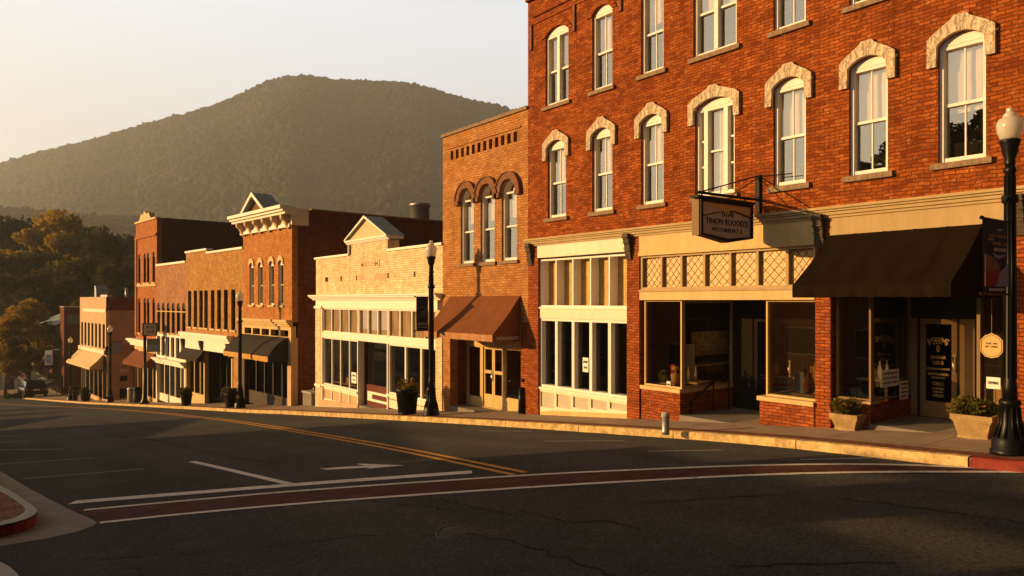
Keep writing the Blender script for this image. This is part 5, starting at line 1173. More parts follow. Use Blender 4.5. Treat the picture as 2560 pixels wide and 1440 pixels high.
def bin_planter(px, py, pyt, wpx, label, plabel, slats, seed, flow, plant_h=.25):
    x, y = on_line(px, .55); p = Vector((x, y, gz(y)+.14)); d = x*SN+y*CS
    r = wpx/F*d/2; h = (py-pyt)/F*d
    o = thing('bin_planter' if slats else 'plant_pot', label, 'planter', p+Vector((0,0,-.01))); mb = MB()
    if slats:
        for k in range(26):
            a = 2*math.pi*k/26; c, s = math.cos(a), math.sin(a); mb.tube([(r*.74*c, r*.74*s, .05), (r*.92*c, r*.92*s, h*.80), (r*1.0*c, r*1.0*s, h)], .022, 4, 0, False)
        mb.build('slats', M['black_iron'], o); MB().lathe([(r*.70,.03),(r*.84,h*.8),(r*.86,h*.97)], 20).build('liner', M['black'], o)
        MB().lathe([(r*.78,0),(r*.80,.06),(r*.78,.09)], 20).build('hoop', M['black_iron'], o); MB().lathe([(r*.98,h-.10),(r*1.04,h-.06),(r*1.04,h),(r*.98,h)], 20).build('hoop', M['black_iron'], o)
    else:
        MB().lathe([(r*.72,0),(r*.78,.06),(r*.95,h*.85),(r*1.05,h*.9),(r*1.05,h),(r*.9,h),(r*.88,h-.08),(.01,h-.08)], 22).build('pot', M['black'], o)
    r_ = np.random.default_rng(seed); cs = [(r_.uniform(-r*.7,r*.7), r_.uniform(-r*.7,r*.7), r_.uniform(0,plant_h)) for _ in range(12)]
    q = leaf_ball(700, cs, .05*d/20, .16, flow, seed).build('potted_plant', [M['leaf_bush'], M['leaf_flower']]); q.location = o.location+Vector((0,0,h-.04)); tag(q, plabel, 'plant')
bin_planter(1018, 1042, 977, 56, 'slatted black bin used as a planter beside the lamp post at the white shop', 'red orange flowers filling the slatted black bin', True, 5, .45)
bin_planter(577, 1016, 980, 32, 'tapered black plant pot beside the lamp post at the long brick building', 'sparse green plant in the tapered black pot', False, 6, .05)
bin_planter(466, 1004, 976, 28, 'wide black pot with a bush in front of the long brick building', 'round green bush in the wide black pot', False, 7, .0, .35)
bin_planter(214, 996, 978, 24, 'dark pot by the door of the stucco building', 'round reddish bush in the dark pot by the stucco building', False, 8, .15, .6)
bin_planter(188, 996, 978, 14, 'small dark pot left of the stucco building', 'yellowish bush in the small pot left of the stucco building', False, 9, .1, .6)
# service box beside the bracketed building
q = b4.world(b4.W+1.2, .6, 0); p = Vector((q.x, q.y, gz(q.y)+.12))
o = thing('utility_box', 'low grey concrete utility box against the dark side wall beside the white shop', 'utility box', p, b4.rz)
MB().box(-.45,.45,-.4,.4,0,.62).build('body', M['concrete'], o); MB().box(-.49,.49,-.44,.44,.622,.70).build('lid', M['granite'], o); MB().tube([(-.1,0,.7),(-.1,0,.85)], .04, 8).build('pipe', M['galv'], o)
for k, (px, lb) in enumerate([(329,'grey litter bin beside the awning of the tall brick building'),(344,'dark litter bin beside the grey one at the tall brick building')]):
    x, y = on_line(px, .9); o = thing('litter_bin', lb, 'litter bin', (x, y, gz(y)+.13)); r = .30
    MB().lathe([(r*.85,0),(r,.1),(r,1.0)], 18).build('drum', M['stucco_side'] if k == 0 else M['black'], o); MB().lathe([(r*1.05,1.0),(r*1.05,1.06),(r*.6,1.16),(.01,1.17)], 18).build('lid', M['galv' if k == 0 else 'black_iron'], o)
# notices and things in the windows
def paper(B, lx0, lx1, z0, z1, ly, label, lines=4, mat='paper', side=False, words=None):
    o = thing('paper_notice', label, 'notice', B.world(lx0 if side else (lx0+lx1)/2, (lx1 if side else ly), 0), B.rz+(R(90) if side else 0))
    w = abs(ly-lx1) if side else lx1-lx0; dzz = 0
    MB().box(-w/2, w/2, -.004, 0, z0, z1).build('sheet', M[mat], o)
    t = MB(); n = lines
    for k in range(n): 
        zz_ = z1-(z1-z0)*(k+.8)/(n+.6); hh = (z1-z0)/(n+.6)*.42
        fit_text(t, (words or ['OPENING','HOURS','MON TO SAT','WELCOME','SALE','TODAY'])[k % 6], w*(.78 if k % 2 == 0 else .6), hh, 0, -.006, zz_, 0, 1)
    t.build('lettering', M['ink'], o); return o
B = b1
def side_pz(lx, px, py): y_ = B.ly(lx, px); q = B.P+B.rt*lx+B.n*y_; return CZ+(HY-py)/F*q.dot(Vector((SN, CS)))-B.z0
lx = ca+.012
for (a, b, yt_, yb_, lb, n) in ((2202,2247,924,966,'white printed notice taped inside the recessed window of the awning shop',3),(2249,2270,952,998,'narrow white leaflet taped beside the larger notice in the awning shop',4)):
    y0, y1 = B.ly(lx, a), B.ly(lx, b); ym = (y0+y1)/2; z0_, z1_ = side_pz(lx, (a+b)/2, yb_), side_pz(lx, (a+b)/2, yt_)
    o = thing('paper_notice', lb, 'notice', B.world(lx, ym, 0), B.rz+R(90)); w = abs(y1-y0)
    MB().box(-w/2, w/2, -.004, 0, z0_, z1_).build('sheet', M['paper'], o); t = MB()
    for k in range(n): fit_text(t, ['OPENING','HOURS','MON FRI','MENU'][k], w*.75, (z1_-z0_)/(n+1)*.5, 0, -.006, z1_-(z1_-z0_)*(k+.8)/(n+.6), 0, 1)
    t.build('lettering', M['ink'], o)
paper(B, B.x(1457,.2), B.x(1471,.2), B.z(1464,930,.2), B.z(1464,894,.2), .20, 'white notice taped inside the middle window of the five bay white shopfront', 2)
paper(B, B.x(2466,.16), B.x(2501,.16), B.z(2483,972,.16), B.z(2483,943,.16), .16, 'white sheet in the window right of the lettered door', 1)
paper(B, B.x(1667,.14), B.x(1676,.14), B.z(1670,969,.14), B.z(1670,953,.14), .14, 'small white card standing in the left display window of the recessed shop', 1)
paper(b3, b3.x(879,.1), b3.x(891,.1), b3.z(885,958,.1), b3.z(885,931,.1), .10, 'cream card leaning in the lit left window of the white shop', 2)
so = thing('window_sign', 'gold octagonal sign hanging in the window right of the lettered door', 'window sign', B.world(B.x(2480,.10), .09, B.z(2480,866,.1)), B.rz)
rr = .155; oc = [(rr*1.02,.06),(rr*.98,.10),(rr*.6,.17),(rr*.25,.19),(0,.215),(-rr*.25,.19),(-rr*.6,.17),(-rr*.98,.10),(-rr*1.02,.06),(-rr,-.08),(-rr*.6,-.16),(0,-.185),(rr*.6,-.16),(rr,-.08)]
MB().prism([oc], -.012, .0).build('board', M['gold_sign'], so); t = MB(); fit_text(t, 'THE  AN', .16, .03, 0, -.014, .045, 0, 1); fit_text(t, 'OP  TABLE', .18, .03, 0, -.014, -.005, 0, 1); 
t.tube([(x_*.9, -.014, z_*.88) for x_, z_ in oc+oc[:1]], .004, 4); t.build('lettering', M['ink'], so); MB().tube([(0,-.004,.2),(0,-.004,.75)], .003, 5).build('cord', M['gold'], so)
# framed picture, desk and chair inside the recessed shop
lxp = cL-1.0; y0, y1 = B.ly(lxp, 1727), B.ly(lxp, 1818); ym = (y0+y1)/2; z0_, z1_ = side_pz(lxp, 1770, 887), side_pz(lxp, 1770, 828); w = abs(y1-y0)
o = thing('framed_picture', 'wide framed landscape print hanging inside the recessed shop', 'picture', B.world(lxp, ym, 0), B.rz+R(90))
MB().prism([rect(-w/2-.04, w/2+.04, z0_-.04, z1_+.04), rect(-w/2, w/2, z0_, z1_)], -.03, .01).build('frame', M['dark_wood'], o); MB().box(-w/2, w/2, -.01, .005, z0_, z1_).build('print', plain('landscape_print', (.42,.33,.20), .7, .55, 5), o)
zf_ = z0_-.95
o = thing('display_shelf', 'wooden display shelf under the framed print inside the recessed shop', 'shelf', B.world(lxp, ym, fl), B.rz+R(90))
for zq in (.5, .95, 1.35): MB().box(-w*.6, w*.6, -.25, .02, zq, zq+.03).build('shelf', M['stucco_side'], o)
for q in (-w*.6-.03, w*.6): MB().box(q, q+.03, -.25, .02, .02, 1.5).build('side_panel', M['stucco_side'], o)
o = thing('chair', 'dark wooden chair behind the glass of the recessed shop', 'chair', B.world(cL-.55, ym-.2, fl), B.rz+R(60))
MB().box(-.22,.22,-.22,.22,.43,.47).build('seat', M['dark_wood'], o); MB().box(-.22,-.17,.17,.22,.47,.95).box(.17,.22,.17,.22,.47,.95).box(-.17,.17,.18,.21,.78,.94).build('backrest', M['dark_wood'], o)
for sx_ in (-.22,.18):
    for sy_ in (-.22,.18): MB().box(sx_, sx_+.04, sy_, sy_+.04, .02, .43).build('leg', M['dark_wood'], o)
for k, (lxv, lyv, lb) in enumerate([(s2a+.62,1.0,'low table with papers in the left display window of the recessed shop'),(cR+.60,1.2,'table behind the right display window of the recessed shop'),(s3a+.36,1.1,'small table with a potted sprig in the left window of the awning shop')]):
    o = thing('table', lb, 'table', B.world(lxv, lyv, B.g(lxv)+.1), B.rz)
    hw_ = .3 if k == 2 else .5
    MB().box(-hw_,hw_,-.3,.3,.72,.76).build('tabletop', M['stucco_side'], o)
    for sx_ in (-hw_+.02,hw_-.07):
        for sy_ in (-.28,.23): MB().box(sx_, sx_+.05, sy_, sy_+.05, 0, .72).build('leg', M['dark_wood'], o)
    for j in range(4):
        q = thing('bottle', ['dark','amber','pale','tall'][j]+' bottle on the '+['low table in the left display window','table behind the right display window','small table in the awning shop window'][k], 'bottle', B.world(lxv+(-.35+.22*j)*hw_*2, lyv-.1, B.g(lxv)+.86), 0, 'bottles in the shop windows')
        MB().lathe([(.04,0),(.04,.15+.03*j),(.015,.20+.03*j),(.015,.27+.03*j),(.001,.27+.03*j)], 10).build('glass_body', M[['black','gold','paper','galv'][j]], q)
# goods added just inside the glass to catch the low sun as warm detail
def vase(mb, k, h):
    if k == 0: mb.lathe([(.05,0),(.09,.3*h),(.07,.7*h),(.03,.85*h),(.045,h)], 14)
    elif k == 1: mb.prism([rect(-.11,.11,0,h), rect(-.08,.08,.03,h-.03)], -.02, .02).box(-.08,.08,-.005,.015,.03,h-.03)
    elif k == 2: mb.lathe([(.001,0),(.10,.02),(.12,.5*h),(.10,.55*h),(.02,.6*h),(.02,.75*h),(.10,.78*h),(.06,h),(.001,h)], 14)
    else: mb.lathe([(.07,0),(.07,h*.8),(.08,h*.8),(.08,h*.86),(.05,h)], 12)
def display(B, x0, x1, ly, ztop, n, where, seed):
    r_ = random.Random(seed); zb = B.g((x0+x1)/2); L_ = x1-x0
    o = thing('display_stand', 'added low wooden display stand '+where, 'display stand', B.world((x0+x1)/2, ly, zb), B.rz, 'display stands added behind the shop windows'); h = ztop-zb
    MB().box(-L_/2, L_/2, -.16, .16, h-.04, h).build('stand_top', M['stucco_side'], o)
    for q in (-L_/2+.01, L_/2-.06): MB().box(q, q+.05, -.14, .14, -.3, h-.04).build('leg', M['dark_wood'], o)
    cols = [('white','paper'),('red','sign_red'),('golden','gold'),('blue','banner_blue'),('tan','stucco'),('green','leaf_bush'),('brown','awn_brown')]
    for i in range(n):
        k = r_.randrange(4); cn, cm = cols[(i*3+seed) % 7]; hh = r_.uniform(.22, .55)
        q = MB(); vase(q, k, hh); p_ = B.world(x0+L_*(i+.5)/n+r_.uniform(-.03,.03), ly+r_.uniform(-.06,.06), ztop+.001)
        nm = ['vase','small_frame','table_lamp','jar'][k]; ob = q.build(nm, M[cm]); ob.location = p_; ob.rotation_euler = (0, 0, B.rz+r_.uniform(-.4,.4))
        tag(ob, 'added %s %s, %s along from the left, %s' % (cn, nm.replace('_',' '), ['first','second','third','fourth','fifth','sixth','seventh'][i], where), nm.replace('_',' '), 'goods added in the shop windows to catch sun')
display(b1, s1a+.15, s1b-.15, .75, zw0+.12, 7, 'in the five bay white shopfront', 1)
display(b1, s2a+.15, cL-.45, .55, zs2+.06, 4, 'in the left recessed shop window', 2)
display(b1, cR+.35, s2b-.10, .60, zs3+.06, 4, 'in the right recessed shop window', 3)
display(b1, door_right+.12, s3b-.05, .55, zs3b+.06, 3, 'right of the lettered door', 4)
display(b3, g1a+.15, g1b-.15, .55, zl+.12, 6, 'in the left window of the white shop', 5)
display(b3, g3a+.15, g3b-.15, .55, zl3+.12, 6, 'in the right window of the white shop', 6)
# signs by the far corner
def at_d(px, d): x, y, _ = ray(px, 0); return Vector((x*d, y*d))
def post_sign(px, d, label, ytop, ybot, wpx, shape, name, cat):
    q = at_d(px, d); zb = gz(q.y)+.05; o = thing(name, label, cat, (q.x, q.y, zb), -TH); s = d/F; zc = CZ+(HY-(ytop+ybot)/2)*s-zb; r = (ybot-ytop)*s/2; w = wpx*s/2
    MB().tube([(0,.04,0),(0,.04,zc+r*.8)], .05, 6).build('post', M['galv'], o)
    if shape == 8:
        MB().prism([[(w*math.cos(a)*1.08, zc+r*math.sin(a)*1.08) for a in [math.pi/8+k*math.pi/4 for k in range(8)]]], -.02, 0).build('plate', M['paper'], o); MB().prism([[(w*(.55*math.cos(a)), zc+r*(.1+.5*math.sin(a))) for a in [k*math.pi/5 for k in range(10)]]], -.03, -.021).build('printed_emblem', M['sign_red'], o)
    else:
        MB().box(-w, w, -.02, 0, zc-r, zc+r).build('plate', M['paper'], o); t = MB(); fit_text(t, 'PARK', w*1.3, r*.5, 0, -.026, zc+r*.4); fit_text(t, 'DISTRICT', w*1.5, r*.35, 0, -.026, zc-r*.4); t.build('lettering', M['ink'], o)
post_sign(55, 92, 'white octagonal sign with a red emblem on a thin post beside the black car', 931, 951, 20, 8, 'road_sign', 'road sign')
post_sign(76, 96, 'square white lettered sign on a post above the black car', 913, 929, 18, 4, 'road_sign', 'road sign')
q = at_d(122, 86); o = thing('projecting_sign', 'pale blue projecting picture sign on the metal roofed building', 'shop sign', (q.x, q.y, 0), -TH); s = 86/F
MB().box(-9*s, 9*s, -.06, .06, CZ+(HY-912)*s, CZ+(HY-876)*s).build('sign_board', M['paper'], o); MB().box(-7*s, 7*s, -.08, -.061, CZ+(HY-909)*s, CZ+(HY-886)*s).build('printed_shape', M['banner_blue'], o)
q2 = b10.world(b10.W*.6, 0, 0); MB().tube([(9*s,0,CZ+(HY-874)*s),(9*s+2.5,0,CZ+(HY-874)*s)], .04, 6).build('bracket', M['black_iron'], o)
# ---- the car
p = ground(91, 996); d = p.x*SN+p.y*CS; k = 57/F*d/1.95
car = thing('parked_car', 'black estate car seen from behind at the far end of the street', 'car', p, R(5)); car.scale = (k*.92,)*3
sec = [(0,.45,.98,.86),(.12,.34,1.05,.92),(1.0,.30,1.05,.95),(2.6,.30,1.02,.95),(3.9,.32,.95,.93),(4.5,.42,.82,.82)]
mb = MB(); vs = []
for y, z0, z1, hw in sec: vs += [(-hw*.96,y,z0),(-hw,y,(z0+z1)/2),(-hw*.93,y,z1),(hw*.93,y,z1),(hw,y,(z0+z1)/2),(hw*.96,y,z0)]
fs = [(i*6+j, i*6+(j+1) % 6, (i+1)*6+(j+1) % 6, (i+1)*6+j) for i in range(5) for j in range(6)]+[tuple(range(6)), tuple(range(30,36))[::-1]]
mb.add(vs, fs, 0, True); mb.build('body', M['car'], car)
cab = [(.10,1.03,.86),(.45,1.52,.70),(2.2,1.56,.72),(3.1,1.00,.84)]
mb = MB(); vs = []
for y, z, hw in cab: vs += [(-hw,y,z),(hw,y,z)]
b0 = [(-.86,.1,1.0),(.86,.1,1.0),(-.84,3.1,.98),(.84,3.1,.98)]
mb.add(vs, [(0,1,3,2),(2,3,5,4),(4,5,7,6),(0,2,4,6),(1,7,5,3)], 0, False); mb.build('cabin', M['car'], car)
MB().quad((-.76,.125,1.12),(.76,.125,1.12),(.62,.40,1.47),(-.62,.40,1.47)).build('rear_window', M['car_glass'], car)
for s in (-1, 1):
    MB().box(s*.80-.13, s*.80+.13, -.02, .1, .72, .98).build('tail_light', M['tail_light'], car)
    MB().box(s*.98-.09, s*.98+.09, 2.55, 2.75, 1.0, 1.13).build('mirror', M['car'], car)
    for y in (.75, 3.6):
        wm = MB(); wm.lathe([(.05,-.11),(.30,-.11),(.34,-.07),(.34,.07),(.30,.11),(.05,.11)], 20); w_ = wm.build('wheel', M['tyre'], car); w_.location = (s*.84, y, .34); w_.rotation_euler = (0, R(90), 0)
MB().box(-.92,.92,-.08,.12,.42,.62).build('bumper', M['black'], car); MB().box(-.26,.26,-.025,-.0,.74,.86).build('number_plate', M['paper'], car)
# ================================================================== trees
def tree_mesh(n, seed, mats, clumps=34, lo=.32, name='crown', size=.034, wide=.34, spray=.095):
    """unit-height tree: trunk with limbs, crown of leaf faces in clumps"""
    r_ = np.random.default_rng(seed); cs = []
    while len(cs) < clumps:
        z = r_.uniform(lo, .97); t = (z-lo)/(1-lo); rad = wide*(math.sin(math.pi*min(1, .18+.82*t)**.8)**.7)*(.55+.55*r_.random()) if t < .98 else .05
        a = r_.uniform(0, 2*math.pi); k = r_.random()**.45; cs.append((rad*k*math.cos(a), rad*k*math.sin(a), z))
    mb = MB(); cs_ = np.array(cs); sc_ = spray*(.6+.8*r_.random(clumps))
    idx = r_.integers(clumps, size=n); v = r_.normal(size=(n,3)); v /= np.linalg.norm(v, axis=1)[:,None]
    q = cs_[idx]+v*(sc_[idx]*(.35+.65*r_.random(n)**.5))[:,None]*np.array([1,1,.62])
    a = r_.normal(size=(n,3)); a /= np.linalg.norm(a, axis=1)[:,None]; b = np.cross(a, r_.normal(size=(n,3))); b /= np.linalg.norm(b, axis=1)[:,None]
    s = size*(.45+.75*r_.random(n))[:,None]; a *= s; b *= s*.6
    V = np.stack([q-a, q+b-a*.2, q+a, q-b+a*.1], 1).reshape(-1, 3)
    mb.v = [tuple(x) for x in V.tolist()]; mb.f = [(4*i,4*i+1,4*i+2,4*i+3) for i in range(n)]; mb.m = [0]*n; mb.sm = [False]*n
    tk = MB(); tk.tube([(0,0,-.02),(.004,.003,.12),(-.006,.004,lo+.05),(.003,-.006,.62),(0,0,.86)], [.026,.020,.016,.010,.003], 8)
    for i in range(0, clumps, 2):
        c = cs_[i]; z = max(.15, c[2]-.18-.1*r_.random()); tk.tube([(0,0,z),(c[0]*.5,c[1]*.5,(z+c[2])/2+.01),tuple(c)], [.009,.006,.002], 5)
    return mb, tk
protos = {}
def tree(px, ytop, d, kind, label, wide=1.0, seed=0, base=None, group='trees at the end of the street'):
    q = at_d(px, d); zb = gz(q.y)-.1 if base is None else base; h = CZ+(HY-ytop)/F*d-zb
    key = (kind, seed)
    if key not in protos:
        pr_ = {'gold': ('leaf_gold', 33, .30, .34), 'green': ('leaf_green', 38, .22, .30), 'olive': ('leaf_olive', 25, .25, .33), 'open': ('leaf_green', 17, .40, .24)}[kind]
        c, t = tree_mesh(7500 if kind != 'open' else 3400, seed*7+hash(kind) % 1 + {'gold':1,'green':2,'olive':3,'open':4}[kind], None, pr_[1], pr_[2], wide=pr_[3], size=.022)
        o = thing('tree', label, 'tree', group=group); c.build('crown', M[pr_[0]], o); t.build('trunk', M['bark'], o); protos[key] = o
    else: o = copy_tree(protos[key]); o['label'] = label; o['group'] = group
    o.location = (q.x, q.y, zb); o.scale = (h*wide, h*wide, h); o.rotation_euler = (0, 0, px*.7)
    return o
tree(140, 543, 125, 'gold', 'tallest tree, with a spreading golden crown, left of the brick buildings', 1.05, 0)
tree(22, 552, 135, 'open', 'thin open crowned dark tree at the left edge, lower of the two open ones', 1.0, 0)
tree(52, 548, 140, 'open', 'thin open crowned dark tree left of the golden one', .9, 1)
tree(222, 572, 132, 'olive', 'olive tree with a ragged top just right of the golden one', .8, 0)
tree(258, 585, 120, 'green', 'dark green tree in the middle right of the far clump', .85, 0)
tree(300, 592, 138, 'open', 'leaning open tree at the right of the far clump', 1.0, 2)
tree(330, 640, 122, 'gold', 'yellowish tree touching the tall brick building', .8, 1)
tree(285, 665, 108, 'olive', 'lower olive tree behind the stucco building', 1.0, 1)
tree(60, 622, 118, 'green', 'broad dark tree in front of the golden one on its left', 1.25, 1)
tree(-10, 640, 115, 'green', 'dark green tree cut by the left edge', 1.1, 0)
tree(185, 655, 112, 'olive', 'mid height olive tree above the metal roof', 1.15, 0)
tree(115, 668, 110, 'green', 'low dark tree behind the street tree', 1.2, 1)
tree(235, 650, 112, 'green', 'low dark tree behind the roof units of the stucco building', 1.2, 0)
tree(25, 690, 109, 'olive', 'low olive tree above the grey warehouse', 1.2, 1)
tree(340, 655, 112, 'green', 'low dark tree against the corner of the tall brick building', .9, 1)
tree(72, 752, 92, 'gold', 'street tree with orange tinged crown beside the black car', 1.0, 2, group='street trees by the car')
tree(14, 800, 90, 'gold', 'smaller street tree cut by the left edge of the picture', 1.0, 0, group='street trees by the car')
tree(112, 790, 98, 'olive', 'short tree between the street tree and the metal roof', .9, 1, group='street trees by the car')
# trees across the street, mirrored in the windows
for i, (x, y, h, kd) in enumerate([(-58,60,15,'green'),(-66,44,13.5,'olive'),(-75,78,19,'green'),(-60,22,10,'olive'),(-80,10,12.5,'green'),(-50,15,22,'green'),(-54,26,24,'olive'),(-46,4,19,'green')]):
    o = copy_tree(protos[(kd, 0)]); o.location = (x, y, gz(y)-.2); o.scale = (h,)*3; o.rotation_euler = (0,0,i*1.3); o['group'] = 'trees behind the shops across the street'
    o['label'] = ['tall green','stout olive','far dark','short olive','wide green','very tall green','very tall olive','nearest tall green'][i]+' tree behind the low shops across the street'
# a wooded rise far across the street, seen only in the upper windows
def rise_z(x, y): return 23*math.exp(-((x+128)/26)**2)*max(0, min(1, (y-12)/40))*max(0, min(1, (235-y)/40))
mb = MB(); mb.grid(lambda u, v: (-175+95*u, 5+235*v, gz(5+235*v)-.1+rise_z(-175+95*u, 5+235*v)), 20, 40); struct(mb.build('hillside', M['grass']))
r_ = np.random.default_rng(21)
for i, (y, h) in enumerate([(48,17),(55,19),(61,20),(67,19),(73,17),(78,13)]):
    o = copy_tree(protos[(['green','olive'][i % 2], i % 2 if i % 2 == 0 else 0)]); x = -122+3*(i % 3); o.location = (x, y, gz(y)+rise_z(x, y)-.4); o.scale = (h*1.1, h*1.1, h); o.rotation_euler = (0,0,i*2.3); o['group'] = 'trees on the rise across the street'
    o['label'] = ['dark green','olive'][i % 2]+' tree in the tall clump on the wooded rise across the street'
for i in range(20):
    y = 22+i*9.6+r_.uniform(-3,3); x = -122+r_.uniform(-12,12); kd = ['green','olive','gold','open'][int(r_.integers(4))]; h = r_.uniform(9, 15)
    o = copy_tree(protos[(kd, 0)]); o.location = (x, y, gz(y)+rise_z(x, y)-.4); o.scale = (h*1.1, h*1.1, h); o.rotation_euler = (0,0,i*1.9); o['group'] = 'trees on the rise across the street'
    o['label'] = ['dark green','olive','golden','thin open'][['green','olive','gold','open'].index(kd)]+' tree in the row along the wooded rise across the street'
q = at_d(46, 86); r_ = np.random.default_rng(3); sh = leaf_ball(900, [(r_.uniform(-1.3,1.3), r_.uniform(-.6,.6), r_.uniform(.1,.6)) for _ in range(12)], .14, .4, .05, 12).build('low_shrub', [M['leaf_olive'], M['leaf_gold']]); sh.location = (q.x, q.y, gz(q.y)); tag(sh, 'low ragged shrub on the kerb beside the black car', 'shrub')
# ================================================================== mountain and foothill with their forest
def hill(name, ridge, d0, d1, base, power, seed, nx, nt, amp, px0, px1, over=1.35, back=.8):
    def H(px): 
        for (a, b), (c, e) in zip(ridge, ridge[1:]):
            if px <= c: t = (px-a)/(c-a); t = max(0, t); return b+(e-b)*t
        return ridge[-1][1]
    def Hs(px): return sum(H(px+k) for k in (-40,-20,0,20,40))/5
    def pt(px, t):
        d = d0+(d1-d0)*t; x, y, _ = ray(px, 0); top = CZ+(HY-Hs(px)-8)/F*d1
        s = t**power if t <= 1 else 1-(t-1)*back
        z = base+(top-base)*s; k = math.sin(math.pi*min(t, 1))
        g_ = noise.noise((px*.006, t*1.2, seed))+.6*noise.noise((px*.016+9, t*2.4, seed))
        z += amp*k*g_
        return Vector((x*d, y*d, z))
    mb = MB(); mb.grid(lambda u, v: pt(px0+(px1-px0)*u, over*v), nx, nt)
    return struct(mb.build(name, M['hillside'])), pt
ico_v = []; ph = (1+5**.5)/2
for s1 in (-1, 1):
    for s2 in (-1, 1): ico_v += [(0, s1, s2*ph), (s1, s2*ph, 0), (s2*ph, 0, s1)]
ico_v = np.array(ico_v); ico_v /= np.linalg.norm(ico_v[0])
bm_ = bmesh.new()
for v in ico_v: bm_.verts.new(v)
bmesh.ops.convex_hull(bm_, input=bm_.verts[:]); bm_.verts.index_update()
ico_f = [tuple(v.index for v in f.verts) for f in bm_.faces]; ico_v = np.array([tuple(v.co) for v in bm_.verts]); bm_.free()
def forest(name, pt, n, size, px0, px1, t0, t1, seed, label, ridge_n=0):
    r_ = np.random.default_rng(seed); P = []
    for i in range(n): P.append(pt(r_.uniform(px0, px1), t0+(t1-t0)*r_.random()**.8))
    for i in range(ridge_n): P.append(pt(r_.uniform(px0, px1), r_.uniform(.985, 1.03)))
    P = np.array([tuple(p) for p in P]); N_ = len(P)
    s = size*(.55+.9*r_.random(N_)**1.6); nv = len(ico_v)
    V = ico_v[None]*(1+.30*r_.normal(size=(N_, nv, 1)).clip(-1, 1)); ang = r_.uniform(0, 6.28, N_); c, sn = np.cos(ang)[:,None], np.sin(ang)[:,None]
    V = np.stack([V[...,0]*c-V[...,1]*sn, V[...,0]*sn+V[...,1]*c, V[...,2]*1.15], -1)*s[:,None,None]+P[:,None]+np.array([0,0,1])*(.45*s)[:,None,None]
    F_ = (np.array(ico_f)[None]+(np.arange(N_)*nv)[:,None,None]).reshape(-1, 3)
    me = bpy.data.meshes.new(name); me.vertices.add(N_*nv); me.vertices.foreach_set('co', V.astype(np.float32).ravel())
    me.loops.add(F_.size); me.loops.foreach_set('vertex_index', F_.astype(np.int32).ravel()); me.polygons.add(len(F_)); me.polygons.foreach_set('loop_start', np.arange(0, F_.size, 3, dtype=np.int32))
    me.materials.append(M['forest']); me.polygons.foreach_set('use_smooth', [True]*len(F_)); me.update(); me.validate()
    o = bpy.data.objects.new(name, me); C.objects.link(o); o['kind'] = 'stuff'; o['label'] = label; o['category'] = 'forest'; return o
RIDGE_DROP = 8
RID = [(-420,560),(-150,462),(0,412),(60,394),(130,374),(230,352),(330,322),(420,296),(500,277),(590,245),(650,213),(690,196),(735,190),(800,194),(860,204),(960,204),(1050,214),(1120,238),(1200,257),(1290,275),(1500,332),(1700,400),(2000,520),(2300,640)]
_, ptm = hill('mountain', RID, 520, 1400, -16, 1.25, 1.7, 240, 80, 11, -330, 2200)
forest('mountain_forest', ptm, 44000, 5.2, -330, 1750, .12, 1.02, 5, 'hazy autumn forest covering the mountain', 3200)
RID2 = [(-420,500),(0,522),(120,528),(200,540),(330,545),(420,552),(560,575),(800,600),(1100,610),(1500,640),(2200,700)]
_, ptf = hill('foothill', RID2, 240, 640, -16, 1.1, 6.3, 120, 40, 10, -330, 2200, 1.3)
forest('foothill_forest', ptf, 12000, 2.9, -330, 1400, .1, 1.02, 8, 'hazy wooded foothill below the mountain', 700)
# ================================================================== air, light, camera
E_SUN, AZ = R(10), math.atan2(-.819, .574)       # direction towards the sun: across the street from the left, a little down it
hz = MB().box(-190, 2250, -140, 2150, -22, 480).build('haze', None) if False else None
m = bpy.data.materials.new('haze_air'); m.use_nodes = True; nt = m.node_tree; nt.nodes.clear()
vol = nt.nodes.new('ShaderNodeVolumePrincipled'); out = nt.nodes.new('ShaderNodeOutputMaterial'); nt.links.new(vol.outputs[0], out.inputs['Volume'])
vol.inputs['Color'].default_value = (.80,.88,.95,1); vol.inputs['Density'].default_value = HAZE = .00036; vol.inputs['Anisotropy'].default_value = .2
hz = MB().box(-190, 2450, -170, 2350, -24, 470).build('haze', m); struct(hz, 'stuff')
w = bpy.data.worlds.new('World'); scene.world = w; w.use_nodes = True
N, L = w.node_tree.nodes, w.node_tree.links; bg = N['Background']
sky = N.new('ShaderNodeTexSky'); sky.sky_type = 'NISHITA'; sky.sun_disc = False; sky.sun_elevation = E_SUN; sky.sun_rotation = AZ; sky.air_density = 1.0; sky.dust_density = 1.5; sky.ozone_density = 2.0; sky.altitude = 300
# thin bright evening veil low in the sky on the sun's side, dusk blue overhead and behind
tcw = N.new('ShaderNodeTexCoord'); sep = N.new('ShaderNodeSeparateXYZ'); L.new(tcw.outputs['Generated'], sep.inputs[0])
def mr(src, a, b, c=0.0, d=1.0):
    n = N.new('ShaderNodeMapRange'); n.interpolation_type = 'SMOOTHSTEP'; L.new(src, n.inputs[0])
    for i, v in enumerate((a, b, c, d)): n.inputs[1+i].default_value = v
    return n.outputs[0]
dt = N.new('ShaderNodeVectorMath'); dt.operation = 'DOT_PRODUCT'; L.new(tcw.outputs['Generated'], dt.inputs[0]); dt.inputs[1].default_value = (-.42, .90, 0)
m1 = N.new('ShaderNodeMath'); m1.operation = 'MULTIPLY'; L.new(mr(sep.outputs[2], .37, .48, 1, .02), m1.inputs[0]); L.new(mr(dt.outputs['Value'], -.12, .42, .02, 1), m1.inputs[1])
sn_ = N.new('ShaderNodeVectorMath'); sn_.operation = 'DOT_PRODUCT'; L.new(tcw.outputs['Generated'], sn_.inputs[0]); sn_.inputs[1].default_value = (math.sin(AZ)*math.cos(E_SUN), math.cos(AZ)*math.cos(E_SUN), math.sin(E_SUN))
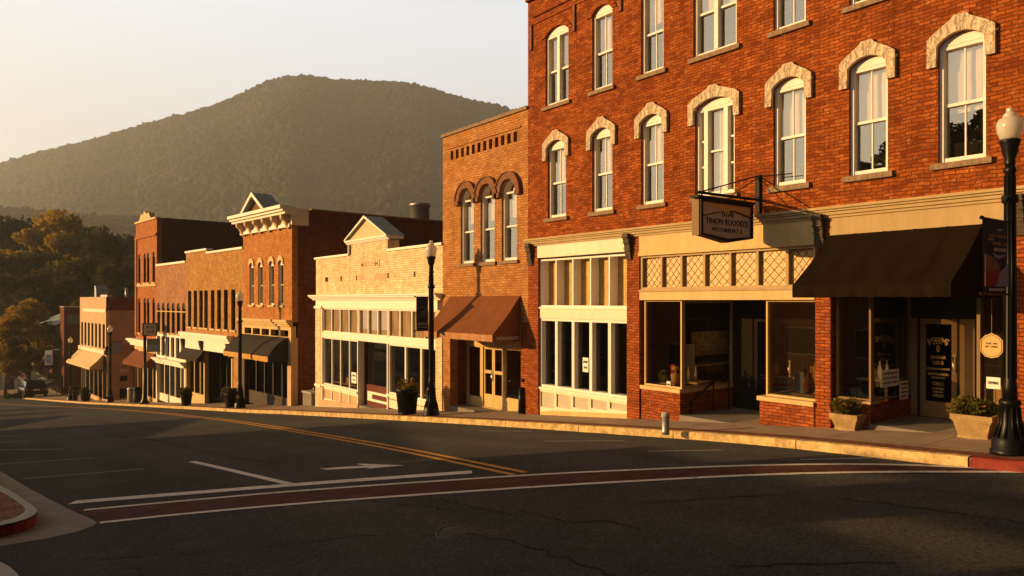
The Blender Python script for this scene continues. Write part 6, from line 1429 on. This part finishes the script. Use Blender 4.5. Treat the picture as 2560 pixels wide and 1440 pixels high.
vc = mixc(N, L, mr(sep.outputs[2], .0, .40), (1.0, .94, .80), (.90, .945, 1.0))
vs_ = N.new('ShaderNodeVectorMath'); vs_.operation = 'SCALE'; L.new(vc, vs_.inputs[0]); L.new(m1.outputs[0], vs_.inputs['Scale'])
vk = N.new('ShaderNodeVectorMath'); vk.operation = 'SCALE'; L.new(vs_.outputs[0], vk.inputs[0]); vk.inputs['Scale'].default_value = VEIL = .84
nk = N.new('ShaderNodeVectorMath'); nk.operation = 'SCALE'; L.new(sky.outputs[0], nk.inputs[0]); nk.inputs['Scale'].default_value = .16
bg.inputs[1].default_value = .05
vd = N.new('ShaderNodeVectorMath'); vd.operation = 'SCALE'; L.new(vk.outputs[0], vd.inputs[0]); vd.inputs['Scale'].default_value = 1/.05
sm_ = N.new('ShaderNodeVectorMath'); sm_.operation = 'ADD'; L.new(nk.outputs[0], sm_.inputs[0]); L.new(vd.outputs[0], sm_.inputs[1])
gl_ = N.new('ShaderNodeVectorMath'); gl_.operation = 'SCALE'; gl_.inputs[0].default_value = (1.0/.05, .74/.05, .42/.05); L.new(mr(sn_.outputs['Value'], .62, 1.0, 0, .8), gl_.inputs['Scale'])   # glow round the sun
sg = N.new('ShaderNodeVectorMath'); sg.operation = 'ADD'; L.new(sm_.outputs[0], sg.inputs[0]); L.new(gl_.outputs[0], sg.inputs[1]); L.new(sg.outputs[0], bg.inputs[0])
ld = bpy.data.lights.new('sun', 'SUN'); ld.energy = 5.0; ld.angle = R(.5); ld.color = (1.0, .57, .19)
so = bpy.data.objects.new('sun', ld); C.objects.link(so)
dirv = Vector((math.sin(AZ)*math.cos(E_SUN), math.cos(AZ)*math.cos(E_SUN), math.sin(E_SUN)))
so.rotation_euler = dirv.to_track_quat('Z', 'Y').to_euler(); so.location = (-30, 20, 40)
cd = bpy.data.cameras.new('camera'); cam = bpy.data.objects.new('camera', cd); C.objects.link(cam)
cd.sensor_width = 36; cd.lens = 36*F/2560; cd.shift_y = (HY-720)/2560; cd.clip_start = .1; cd.clip_end = 6000
cam.location = (0, 0, CZ); cam.rotation_euler = (R(90), 0, -TH); scene.camera = cam
scene.view_settings.view_transform = 'Standard'; scene.view_settings.look = 'None'; scene.view_settings.exposure = .45; scene.view_settings.gamma = 1
scene.cycles.use_denoising = True; scene.cycles.max_bounces = 8; scene.cycles.transparent_max_bounces = 12; scene.cycles.volume_bounces = 0; scene.cycles.sample_clamp_indirect = 20
scene.render.resolution_x = 1024; scene.render.resolution_y = 576
